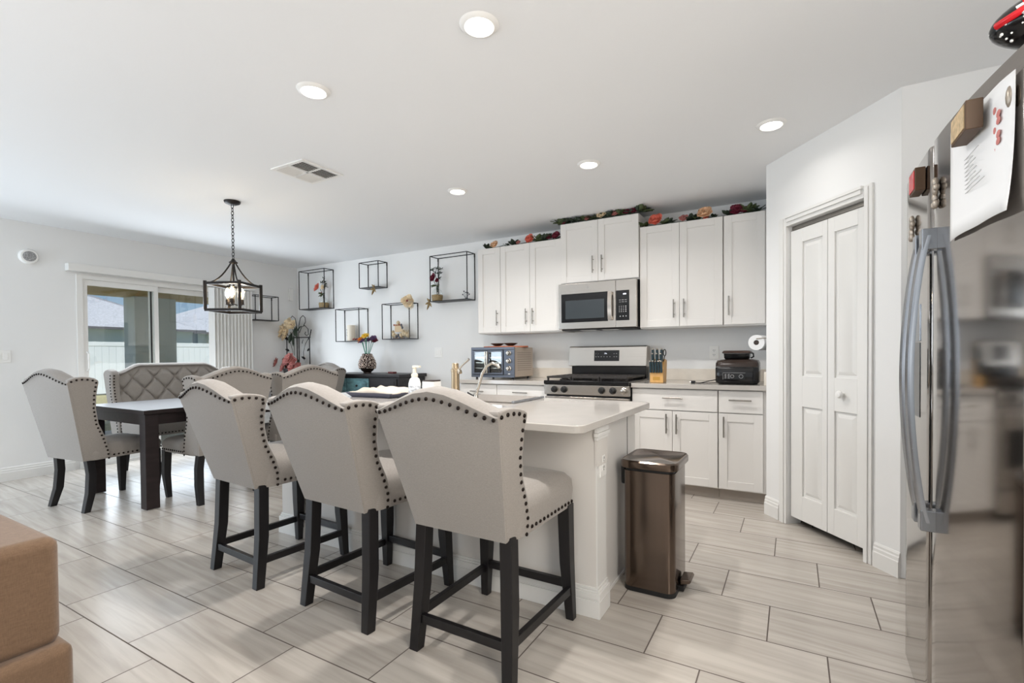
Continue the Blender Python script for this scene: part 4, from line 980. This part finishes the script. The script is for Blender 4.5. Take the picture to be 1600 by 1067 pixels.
# ------------------------------------------------------------------ wire wall shelves
def wire_shelf(label, w, h, d, Mx, panel=.006):
    t = thing('wire_wall_shelf', label, 'wall shelf', group='black wire cube shelves on the walls'); t.matrix_world = Mx
    m = MB(); r = .0042
    for y in (-r, -d):
        m.bb(0, w, y - r, y + r, -r, r).bb(0, w, y - r, y + r, h - r, h + r)
        for x in (0, w): m.bb(x - r, x + r, y - r, y + r, 0, h)
    for x in (0, w):
        for z in (0, h): m.bb(x - r, x + r, -d, 0, z - r, z + r)
    m.build('frame', M['frame'], t)
    bx(0, w, -d, -.003, -.004, .002).build('shelf_plate', M['frame'], t)
    for x in (.0, w): bx(x - .006, x + .006, -.010, -.0005, h - .04, h).build('bracket', M['frame'], t)
    return t
SH = .158
wire_shelf('large black wire cube shelf nearest the room corner, holding a vase with a coral rose', .54, .545, SH, TR((-6.228, YB, 1.834)))
wire_shelf('smallest black wire cube shelf near the ceiling with a gold leaf hanging from it', .345, .330, SH, TR((-4.998, YB, 2.049)))
wire_shelf('black wire cube shelf holding an ivory cylinder vase, behind the dark beaded vase', .45, .437, SH, TR((-5.464, YB, 1.356)))
wire_shelf('black wire cube shelf holding the little carved sign, cream flower at its top', .459, .447, SH, TR((-4.593, YB, 1.367)))
wire_shelf('large black wire cube shelf next to the cabinets, holding a burgundy rose', .542, .54, SH, TR((-3.798, YB, 1.800)))
wire_shelf('black wire cube shelf on the left wall partly behind the chandelier', .335, .333, SH, TR((XL, 3.93, 1.661), PI / 2))
def shelf_vase(label, x, y, z, kind):
    t = thing('flower_vase', label, 'vase', (x, y, z), 0, 'glass vases with artificial roses')
    MB().lathe([(.035, .04), (.062, .07), (.066, .095), (.055, .13), (.030, .15), (.022, .155), (.022, .165)], 24, caps=False).build('glass_bowl', M['glass'], t, smooth=60)
    MB().lathe([(.045, 0), (.062, .008), (.068, .05), (.067, .075), (.060, .078), (.058, .03), (.03, .012)], 24).build('woven_base', M['basket'], t, smooth=40)
    sg = 1 if kind == 'coral' else -1
    m = MB()
    for p in ([(0, 0, .02), (0, 0, .18), (-.02, -.01, .34), (.01, 0, .42)], [(0, 0, .02), (.01, 0, .2), (.04, 0, .36)], [(0, 0, .02), (-.01, 0, .18), (-.055, -.01, .27)]): m.tube(p, .0035, 6)
    m.build('stem', M['darkgreen'], t, smooth=60)
    rnd = random.Random(5 if kind == 'coral' else 9)
    if kind == 'coral':
        bloom(t, 'rose', (-.075, -.03, .285), .068, M['coral'], (-.4, -.8, .4), 3, 8, .9); bloom(t, 'rose', (.03, -.03, .285), .04, M['cream'], (.2, -.9, .3), 4, 7, .9)
        bloom(t, 'rose', (-.02, -.02, .21), .02, M['pink'], (0, -1, .2), 5, 6, .8)
        spots = [(0, 0, .30), (.02, 0, .36), (-.03, 0, .37), (0, 0, .42), (.04, 0, .33), (.05, 0, .30), (-.045, 0, .36), (.0, 0, .2)]
    else:
        bloom(t, 'rose', (-.02, -.03, .275), .064, M['burg'], (-.3, -.9, .3), 6, 8, .9); bloom(t, 'rose', (.02, -.02, .25), .03, M['burg'], (.3, -.9, 0), 7, 7, .9)
        spots = [(-.01, 0, .34), (-.05, 0, .36), (.03, 0, .35), (-.06, 0, .39), (.0, 0, .39), (.05, 0, .33), (.04, 0, .27), (-.08, 0, .38), (.06, 0, .38)]
    m = MB()
    for sx, sy, sz_ in spots:
        for j in range(6):
            a = rnd.uniform(0, 2 * PI); leaf(m, (sx, sy, sz_), (math.cos(a), .5 * math.sin(a), rnd.uniform(-.2, 1)), .036, .013, rnd.uniform(-1, 1))
    o = m.build('twig_foliage', M['darkgreen'], t, smooth=60); solid(o); o['kind'] = 'stuff'
    m = MB()
    for j in range(7):
        a = rnd.uniform(0, 2 * PI); leaf(m, (sg * .0, -.01, .19), (math.cos(a), -.5, .3 * math.sin(a)), .07, .035, rnd.uniform(-.6, .6))
    solid(m.build('leaf', M['green'], t, smooth=60))
shelf_vase('glass vase with a coral rose, in the wire shelf nearest the corner', -5.80, 4.60, 1.837, 'coral')
shelf_vase('glass vase with a burgundy rose, in the wire shelf beside the cabinets', -3.735, 4.575, 1.803, 'burgundy')
cv = thing('cylinder_vase', 'ivory cylinder vase with small grey blossoms, standing in a wire shelf', 'vase', (-5.25, 4.60, 1.359))
MB().lathe([(.052, 0), (.054, .004), (.054, .215), (.048, .217), (.048, .19), (.01, .19)], 28).build('body', M['ivory'], cv, smooth=40)
m = MB()
for k in range(9): m.ball((-.040 - .004 * (k % 3), -.035 + .004 * (k % 2), .06 + .012 * k), (.006, .004, .006), 6, 4)
m.build('painted_blossom', M['navy'], cv, smooth=60)
pp = thing('dried_flower_pile', 'low heap of dark red dried flower heads beside the ivory cylinder vase', 'dried flowers', (-5.12, 4.58, 1.359))
for k in range(6): bloom(pp, 'flower', (-.05 + .04 * k - .01, .01 * (k % 2), .018), .024, M['burg' if k % 2 else 'pink'], (0, -.7, .7), 50 + k, 6, .7)
sg = thing('carved_sign', 'small carved wooden figure group with a lettered beige sign in a wire shelf', 'ornament', (-4.37, 4.60, 1.371))
MB().bb(-.075, .055, -.012, .0, .085, .175).build('sign_board', mat('sign_beige', (206, 182, 148), .6), sg, bevel=.003)
tx = bpy.data.curves.new('sign_lettering', 'FONT'); tx.body = 'BEAUTIFUL'; tx.size = .032; tx.extrude = .003; tx.align_x = 'CENTER'
tx.materials.append(M['twood']); _t = bpy.data.objects.new('lettering_curve', tx); col.objects.link(_t); bpy.context.view_layer.update(); _me = bpy.data.meshes.new_from_object(_t.evaluated_get(bpy.context.evaluated_depsgraph_get())); bpy.data.objects.remove(_t); to_ = bpy.data.objects.new('sign_lettering', _me); col.objects.link(to_); to_.parent = sg; to_.matrix_local = TR((-.015, -.014, .165), rx=PI / 2)
MB().bb(-.10, .07, -.02, .02, 0, .012).build('plinth', M['wood2'], sg, bevel=.002)
m = MB()
for x, z, r in ((-.10, .05, .035), (-.055, .035, .03), (.03, .04, .035), (.075, .06, .035), (.11, .05, .033), (.15, .035, .03), (-.02, .20, .030), (.06, .09, .025), (-.11, .09, .02)): m.ball((x, -.005, z), (r * .8, .025, r), 10, 7)
for x in (.09, .12, .15): m.lathe([(.012, .06), (.004, .11)], 8, c=(x, 0, 0))
m.build('figure_group', mat('figure_cream', (208, 190, 158), .6, noise=((50, 50, 50), .4, 3)), sg, smooth=60)
m = MB()
for x, z in ((-.04, .03), (-.005, .045), (.02, .02), (.05, .17), (.065, .14)): m.ball((x, -.022, z), (.016, .01, .02), 8, 5)
m.build('dark_detail', M['navy'], sg, smooth=60)
fl = thing('flower_clip', 'large cream artificial blossom clipped to the top corner of a wire shelf', 'flower', (-4.15, 4.52, 1.83))
bloom(fl, 'petals', (0, 0, 0), .085, M['cream'], (.3, -1, .1), 71, 8, .35, M['burg']); bloom(fl, 'petals', (.03, .01, -.05), .06, M['ivory'], (.3, -1, -.2), 72, 7, .35)
for x, y, z, l in ((-4.72, 4.52, 2.03, 'small gold leaf sprig hanging from the smallest wire shelf'), (-3.80, 4.515, 1.79, 'small gold leaf sprig hanging from the wire shelf beside the cabinets')):
    t = thing('gold_leaf_sprig', l, 'leaf ornament', (x, y, z), 0, 'gold leaf sprigs on the wire shelves')
    m = MB()
    for d, L_ in (((-.3, -.3, -1), .10), ((.5, -.3, -.8), .07), ((-.8, -.3, -.3), .06), ((.2, -.3, .7), .05), ((-.4, -.3, .8), .06)): leaf(m, (0, 0, 0), d, L_, .028, 1.2)
    solid(m.build('leaf', M['basket'], t, smooth=60))
wd_ = thing('wire_tree_ornament', 'tiny dark wire flower ornament in the shelf beside the cabinets', 'ornament', (-3.33, 4.60, 1.803))
m = MB()
for k in range(5):
    a = 2 * PI * k / 5; m.tube([(0, 0, 0), (.02 * math.cos(a), .01 * math.sin(a), .04), (.045 * math.cos(a), .02 * math.sin(a), .055 + .02 * (k % 3))], .0022, 5).ball((.045 * math.cos(a), .02 * math.sin(a), .06 + .02 * (k % 3)), .009, 8, 5)
m.build('wire_flowers', M['navy'], wd_, smooth=60)

# ------------------------------------------------------------------ sideboard with vase
sb = thing('sideboard', 'low dark sideboard with worn teal drawer fronts against the rear wall', 'sideboard', (-4.65, 4.42, 0))
bx(-.64, .64, -.22, .235, .08, .90).build('body', M['chest'], sb, bevel=.004)
bx(-.665, .665, -.245, .245, .90, .935).build('top', M['chest'], sb, bevel=.005)
for x0, x1, mt in ((-.61, -.24, 'chestteal'), (-.225, .155, 'chestteal'), (.175, .61, 'chest')):
    for z0, z1 in ((.70, .88), (.12, .68)):
        d = bx(x0, x1, -.234, -.219, z0, z1).build('drawer_front' if z0 > .5 else 'door', M[mt], sb, bevel=.004)
        bx(x0 + .03, x1 - .03, -.238, -.233, z0 + .025, z1 - .025).build('inset_panel', M[mt], d, bevel=.002)
        MB().ball(((x0 + x1) / 2, -.248, (z0 + z1) / 2), .014, 10, 6).build('knob', M['iron'], d, smooth=60)
for sx in (-1, 1):
    for sy in (-1, 1): bx(sx * .6 - .035, sx * .6 + .035, sy * .18 - .035, sy * .18 + .035, 0, .08).build('foot', M['chest'], sb)
rb = bx(-.045, .045, -.03, .03, 0, .022).build('red_box', M['redwood'], None, bevel=.003, loc=(-4.33, 4.42, .936)); tag(rb, 'small dark red box lying on the sideboard', 'box')
vz = thing('beaded_vase', 'dark vase crusted with shiny metallic pebbles, holding colourful felt flowers', 'vase', (-4.76, 4.42, .936))
prof = [(.045, .012), (.07, .03), (.098, .07), (.105, .11), (.092, .16), (.072, .205), (.056, .235), (.050, .25)]
MB().lathe([(.05, 0), (.05, .012)] + prof + [(.042, .25), (.04, .1), (.01, .05)], 32).build('body', M['darkvase'], vz, smooth=60)
m = MB(); rnd = random.Random(3)
for i in range(11):
    z = .065 + i * .0170
    for a_, b_ in zip(prof, prof[1:]):
        if a_[1] <= z <= b_[1]: r = a_[0] + (b_[0] - a_[0]) * (z - a_[1]) / (b_[1] - a_[1])
    nn = int(2 * PI * r / .0265)
    for k in range(nn):
        a = 2 * PI * (k + .5 * (i % 2)) / nn + rnd.uniform(-.1, .1); s_ = rnd.uniform(.009, .0145)
        m.ball((r * math.cos(a), r * math.sin(a), z + rnd.uniform(-.004, .004)), (s_, s_, s_ * .8), 6, 4)
o = m.build('pebble_crust', M['pebble'], vz, smooth=60)
m = MB(); tips = [(-.09, -.02, .435, 'orange'), (-.045, .0, .475, 'yellow'), (.01, -.02, .465, 'yellow'), (.02, .02, .42, 'purple'), (-.04, -.04, .405, 'purple'), (.12, -.01, .44, 'purple'), (-.13, .02, .41, 'orange'), (.10, .03, .41, 'burg')]
for x, y, z, c_ in tips: m.tube([(x * .15, y * .3, .10), (x * .3, y * .5, .26), (x * .85, y, z - .01)], .0042, 6)
m.build('stem', M['stem'], vz, smooth=60)
for i, (x, y, z, c_) in enumerate(tips): bloom(vz, 'flower', (x, y, z), .048, M[c_], (x * 3, -.5, .7), 90 + i, 6, .35)

# ------------------------------------------------------------------ corner plant stand with artificial flowers
ps = thing('metal_plant_stand', 'scrolled dark metal trellis plant stand in the room corner', 'plant stand', (-6.24, 4.50, 0), math.radians(8))
m = MB(); r = .007; W2 = .215
for sx in (-1, 1):
    m.tube([(sx * W2, 0, 0), (sx * W2, 0, 1.42), (sx * (W2 + .035), 0, 1.54)], r, 8)
    m.tube([(sx * .018, 0, .8), (sx * .018, 0, 1.44)], r, 8)
    m.tube([(sx * W2, -.2, 0), (sx * W2, -.2, .78)], r, 8)
for z in (.35, .78, .98, 1.43): m.tube([(-W2, 0, z), (W2, 0, z)], r, 8)
for z in (.35, .78):
    m.tube([(-W2, -.2, z), (W2, -.2, z)], r, 8)
    for sx in (-1, 1): m.tube([(sx * W2, -.2, z), (sx * W2, 0, z)], r, 8)
    for k in range(8): m.tube([(-W2 + .055 * k + .02, -.2, z), (-W2 + .055 * k + .02, 0, z)], .004, 6)
for sx in (-1, 1):
    m.tube([(sx * .01, 0, 1.44), (sx * .02, 0, 1.60), (sx * .05, 0, 1.71), (sx * .10, 0, 1.745), (sx * .14, 0, 1.71), (sx * .145, 0, 1.65), (sx * .11, 0, 1.60)], .005, 8)
    m.tube([(sx * .03, 0, 1.50), (sx * .07, 0, 1.58), (sx * .13, 0, 1.60), (sx * .19, 0, 1.55), (sx * .20, 0, 1.47), (sx * .16, 0, 1.455), (sx * .13, 0, 1.48), (sx * .145, 0, 1.51)], .005, 8)
    m.tube([(sx * .20, 0, 1.42), (sx * .14, 0, 1.34), (sx * .10, 0, 1.22), (sx * .11, 0, 1.10)], .0035, 6)
m.build('frame', M['frame'], ps, smooth=50)
m = MB()
for sx in (-1, 1):
    for x, z, d in ((.085, 1.34, (.3, -.2, 1)), (.17, 1.24, (sx, -.2, .4)), (.19, 1.40, (sx, -.2, .6)), (.13, 1.12, (-sx, -.2, .6))): leaf(m, (sx * x, 0, z), d, .065, .045, 1.2)
solid(m.build('metal_leaf', M['frame'], ps, smooth=50), .002)
mg = thing('artificial_magnolia', 'cream artificial magnolia spray tucked into the top of the metal plant stand', 'artificial flowers', (-6.28, 4.42, 1.45))
for i, (x, y, z, r_) in enumerate(((-.04, 0, .17, .095), (.05, -.01, .15, .085), (-.15, -.02, .09, .09), (-.12, .0, .0, .08), (-.06, -.03, .06, .075), (-.20, -.02, .02, .07))): bloom(mg, 'flower', (x, y, z), r_, M['cream'], (x * 2, -1, .4), 120 + i, 7, .45, M['burg'])
m = MB()
for x, z, d in ((.02, .06, (.1, -.2, -1)), (.06, .10, (.5, -.2, -.8)), (.10, .14, (.3, -.2, -1)), (.0, .04, (-.2, -.2, -1)), (.1, .05, (.8, -.1, .6)), (.05, .0, (0, -.2, -1))): leaf(m, (x, .01, z), d, .15, .06, 1.2)
solid(m.build('leaf', M['darkgreen'], mg, smooth=50)); MB().tube([(0, .02, .16), (.02, .03, 0), (.01, .04, -.28)], .005, 6).build('stem', M['darkgreen'], mg, smooth=50)
pk = thing('artificial_poinsettia', 'dusty-rose artificial flowers spreading along the lower tier of the metal plant stand', 'artificial flowers', (-6.20, 4.34, .99))
rnd = random.Random(8)
for i, (x, z, r_) in enumerate(((-.25, .08, .08), (-.17, .03, .08), (-.10, .0, .07), (-.05, .10, .095), (.04, .13, .10), (.12, .10, .08), (-.02, .02, .08), (.09, .0, .08), (.17, .03, .07), (-.30, .12, .05))): bloom(pk, 'flower', (x, rnd.uniform(-.05, .03), z), r_ * .9, M['pink'], (x * 2, -1, .5), 140 + i, 7, .4)
m = MB()
for k in range(16):
    a = rnd.uniform(0, 2 * PI); leaf(m, (rnd.uniform(-.22, .16), .03, rnd.uniform(-.02, .1)), (math.cos(a), -.3, math.sin(a)), .09, .04, rnd.uniform(-1, 1))
solid(m.build('foliage', M['darkgreen'], pk, smooth=50))
MB().lathe([(.06, -.2), (.09, -.02), (.095, 0), (.085, 0), (.05, -.15)], 20).build('pot', M['frame'], pk, smooth=40)

# ------------------------------------------------------------------ step bin
tc_ = thing('pedal_bin', 'tall stainless pedal bin with a dark lid rim against the island end', 'bin', (-.605, 2.435, 0))
W_, D_ = .245, .30
def rl2(w, d, r, z): return [(x, y, z) for x, y in rrect(w, d, r, 6)]
MB().loft([rl2(W_ + .002, D_ + .002, .04, 0), rl2(W_ + .002, D_ + .002, .04, .022)]).build('base', M['blackm'], tc_, smooth=50)
MB().loft([rl2(W_, D_, .04, .022), rl2(W_, D_, .04, .585)]).build('body', M['can'], tc_, smooth=50)
MB().loft([rl2(W_ - .012, D_ - .012, .036, .585), rl2(W_ - .012, D_ - .012, .036, .602)]).build('rim_gap', M['blackm'], tc_, smooth=50)
MB().loft([rl2(W_ + .028, D_ + .024, .05, .600), rl2(W_ + .034, D_ + .03, .055, .606), rl2(W_ + .034, D_ + .03, .055, .630), rl2(W_ + .022, D_ + .018, .05, .637), rl2(W_ + .010, D_ + .006, .045, .634)]).build('lid', M['can'], tc_, smooth=40)
bx(-W_ / 2 - .028, -W_ / 2 - .004, -.09, .13, .50, .63).build('hinge_housing', M['blackm'], tc_, bevel=.01)
pd = bx(W_ / 2 - .01, W_ / 2 + .025, -.055, .055, .004, .03).build('pedal_slot', M['blackm'], tc_, bevel=.004)
MB().loft([[(x, y, z) for x, y, z in ((W_ / 2 + .005, s_, .03), (W_ / 2 + .05, s_, .045), (W_ / 2 + .058, s_, .055), (W_ / 2 + .05, s_, .066), (W_ / 2 + .005, s_, .06))] for s_ in (-.05, .05)]).build('pedal', M['can'], tc_, bevel=.005)

# ------------------------------------------------------------------ refrigerator
fg = thing('refrigerator', 'tall stainless side-by-side refrigerator with curved doors and notes at the right edge', 'refrigerator', (0, 0, 0))
FT = 1.745
bx(.445, 1.17, 1.285, 2.175, .02, 1.72).build('cabinet_body', mat('fridge_side', (120, 120, 122), .45, .3), fg, bevel=.006)
bx(.41, .45, 1.30, 2.16, .0, .06).build('kick_plate', M['blackm'], fg)
def fx(y): return .349 + (.04 if y > 1.8 else .17) * (y - 1.80) ** 2
def fdoor(name, y0, y1, z0=.06, z1=FT):
    n = 14; ys = [y0 + (y1 - y0) * k / n for k in range(n + 1)]; r = .022
    fr_ = []
    for y in ys:
        e = min(y - y0, y1 - y); o_ = 0 if e >= r else r - math.sqrt(max(0, r * r - (r - e) ** 2)); fr_.append((fx(y) + o_, y))
    pl = []
    for k in range(5): a = (PI / 2) * k / 4; pl.append((fx(y0 + r) + r - r * math.sin(a), y0 + r - r * math.cos(a)))
    ys2 = [y0 + r + (y1 - y0 - 2 * r) * k / 12 for k in range(1, 12)]
    pl += [(fx(y), y) for y in ys2]
    for k in range(5): a = (PI / 2) * k / 4; pl.append((fx(y1 - r) + r - r * math.cos(a), y1 - r + r * math.sin(a)))
    pl += [(.44, y1), (.44, y0)]
    return MB().loft([[(x, y, z) for x, y in pl] for z in (z0, z1)]).build(name, M['fridge'], fg, smooth=35)
GAP = 1.80
dn = fdoor('refrigerator_door', 1.275, GAP - .004); df = fdoor('freezer_door', GAP + .004, 2.20)
bx(.36, .44, GAP - .004, GAP + .004, .07, FT - .01).build('door_gasket', M['blackm'], fg)
for y0, y1, par in ((GAP - .062, GAP - .022, dn), (GAP + .022, GAP + .062, df)):
    rings = []; n = 22
    for k in range(n + 1):
        u_ = k / n; z = .665 + (1.475 - .665) * u_; b_ = math.sin(PI * u_) ** .75
        xo = .338 - .038 * b_; rings.append([(xo - .014, y0 + .004, z), (xo - .018, (y0 + y1) / 2, z), (xo - .014, y1 - .004, z), (xo - .008, y1, z), (xo, y1, z), (xo, y0, z), (xo - .008, y0, z)])
    h_ = MB().loft(rings).build('handle', M['grip'], par, smooth=40)
    for z0, z1 in ((.64, .70), (1.435, 1.495)):
        MB().loft([[(x, y, z) for x, z in ((.316, z0), (.352, z0), (.352, z1), (.316, z1))] for y in (y0 + .001, y1 - .001)]).build('handle_mount', M['grip'], h_, bevel=.003)
bx(.348, .36, 1.935, 2.06, .94, 1.18).build('dispenser_recess', M['black'], df, bevel=.004)
bx(.3475, .352, 1.935, 2.06, 1.182, 1.30).build('dispenser_panel', M['grip'], df, bevel=.003)
# paper, magnets
pa = thing('paper_note', 'white printed sheet with a rose picture pinned to the refrigerator door', 'paper', (0, 0, 0))
vs, fs = [], []
for i in range(13):
    for j in range(9):
        y = 1.315 + .30 * i / 12; z = 1.705 - .275 * j / 8
        cur = .006 + (.012 * (j / 8) ** 3 * (1 - i / 12)) + .002 * math.sin(i * .9)
        vs.append((fx(y) - cur, y, z))
for i in range(12):
    for j in range(8): a = i * 9 + j; fs.append((a, a + 9, a + 10, a + 1))
o = MB().add(vs, fs).build('sheet', M['paper'], pa, smooth=60); m_ = o.modifiers.new('thickness', 'SOLIDIFY'); m_.thickness = .0008
m = MB(); rnd = random.Random(4)
for k in range(9):
    z = 1.60 - k * .010; y1_ = 1.585 - (.0 if k % 4 else .03); y0_ = y1_ - rnd.uniform(.12, .19)
    m.bb(fx(1.5) - .0105, fx(1.5) - .0095, y0_, y1_, z, z + .0016)
m.build('printed_line', M['mark'], pa)
m = MB()
for k in range(7): m.ball((fx(1.38) - .0085, 1.37 + .016 * math.cos(k * 2.1), 1.655 - .014 * k), (.0008, .012, .008), 8, 5)
m.build('rose_picture', mat('print_pink', (206, 130, 124), .7), pa, smooth=60)
mgs = thing('wood_block_magnet', 'brown wooden block magnet with a cream face holding the paper sheet', 'magnet', (fx(1.45) - .012, 1.455, 1.665))
bx(-.030, 0, -.055, .055, -.032, .032).build('block', M['bbrown'], mgs, bevel=.002)
bx(-.032, -.029, -.048, .048, -.026, .026).build('face', mat('magnet_cream', (206, 180, 140), .6, noise=((60, 60, 60), .3, 3)), mgs, bevel=.001)
m2 = thing('wood_block_magnet', 'dark brown block magnet with a red face on the freezer door', 'magnet', (fx(1.93) - .002, 1.905, 1.672))
bx(-.026, 0, -.04, .04, -.035, .035).build('block', M['bbrown'], m2, bevel=.002)
bx(-.028, -.0255, -.034, .034, -.028, .028).build('face', M['red'], m2, bevel=.001)
for y, z, l in ((1.725, 1.585, 'pewter figure magnet near the top edge of the refrigerator door'), (2.03, 1.555, 'pewter figure magnet on the freezer door left of the handle'), (1.333, 1.66, 'round pewter magnet beside the paper sheet')):
    t = thing('pewter_magnet', l, 'magnet', (fx(y) - .001, y, z), 0, 'pewter magnets on the refrigerator')
    m = MB()
    if 'round' in l: m.ball((-.006, 0, 0), (.006, .010, .022), 10, 6)
    else:
        for dy, dz, r_ in ((0, .03, .011), (0, .01, .014), (.004, -.012, .012), (-.006, -.03, .010), (.012, -.03, .008), (-.012, .014, .008)): m.ball((-.007, dy, dz), (.008, r_, r_ * 1.3), 8, 6)
    m.build('figure', M['tin'], t, smooth=60)
# bag on the refrigerator
bg2 = thing('lunch_bag', 'black and red patterned pouch overhanging the top of the refrigerator', 'bag', (.438, 1.350, FT + .002))
BS = lambda u_: max(.06, math.sqrt(max(0, 1 - (1 - min(1, u_ / .5)) ** 2))) * (1 if u_ < .97 else .85)
rings = []
for k in range(25):
    u_ = (k / 24) ** 1.5; x = -.085 + .36 * u_; s_ = BS(u_)
    rings.append([(x, .085 * s_ * math.cos(a) , .062 * s_ * (1 + math.sin(a)) + .058 * (1 - s_)) for a in [2 * PI * j / 18 for j in range(18)]])
MB().loft(rings).build('pouch', M['black'], bg2, smooth=60)
def BP(x, a, off=0):
    s_ = BS((x + .085) / .36); return (x, (.085 * s_ + off) * math.cos(a), .062 * s_ * (1 + math.sin(a)) + .058 * (1 - s_) + off * math.sin(a))
xs_ = lambda x0, x1, n_=16: [x0 + (x1 - x0) * k / n_ for k in range(n_ + 1)]
MB().tube([BP(x, 2.62 - .25 * math.sin((x + .05) * 12), .004) for x in xs_(-.05, .22)], .009, 8).tube([BP(x, 2.05, .004) for x in xs_(-.035, .22)], .015, 8).tube([BP(x, 3.3 - 6 * (x + .082), .002) for x in xs_(-.08, -.045, 6)], .007, 8).build('red_piping', M['red'], bg2, smooth=60)
MB().tube([BP(x, 2.80 - .25 * math.sin((x + .05) * 12), .003) for x in xs_(-.058, .22)], .0032, 6).build('white_piping', M['white'], bg2, smooth=60)
m = MB(); rnd = random.Random(12)
for k in range(30): m.ball(BP(rnd.uniform(-.08, .2), rnd.uniform(3.1, 4.5), .0005), rnd.uniform(.0014, .0032), 6, 4)
m.tube([BP(x, 3.35 + 5 * (x + .01), .002) for x in xs_(-.035, .02, 6)], .0026, 6).tube([BP(x, 3.25 - 5 * (x + .01), .002) for x in xs_(-.035, .02, 6)], .0026, 6)
m.ball(BP(-.045, 3.15, 0), (.009, .006, .010), 8, 6)
m.build('printed_bones', M['white'], bg2, smooth=60)
m = MB()
for cx_, ca_, r_ in ((.0, 3.75, .007), (.05, 3.3, .016), (.11, 3.6, .012)):
    m.tube([BP(cx_ + r_ * math.cos(2 * PI * k / 14), ca_ + r_ / .075 * math.sin(2 * PI * k / 14), .001) for k in range(14)], .0028, 6, closed=True)
    m.ball(BP(cx_, ca_, 0), r_ * .4, 8, 5)
m.build('printed_roses', mat('print_rose_red', (176, 30, 62), .4), bg2, smooth=60)

# ------------------------------------------------------------------ sofa end
sf = thing('sofa', 'tan chenille sofa cropped by the lower left corner of the photo', 'sofa', (-2.45, .05, 0))
MB().bb(-.75, .56, -.8, .52, .305, .628).build('arm', M['sofa'], sf, bevel=.035, seg=5)
MB().bb(-.78, .60, -.83, .535, .05, .315).build('seat_base', M['sofa'], sf, bevel=.03, seg=4)
MB().tube([(-.75, .515, .60), (.52, .515, .60), (.552, .49, .60), (.552, -.7, .60)], .007, 8).build('welt', M['sofa'], sf, smooth=60)
MB().tube([(-.6, .44, .655), (-.12, .44, .655), (.0, .44, .645)], [.05, .05, .02], 14).build('bolster', M['sofa'], sf, smooth=60)
for sx in (-1, 1):
    for sy in (-1, 1): bx(sx * .6 - .03, sx * .6 + .03, sy * .45 - .03 - .1, sy * .45 + .03 - .1, 0, .06).build('foot', M['leg'], sf)
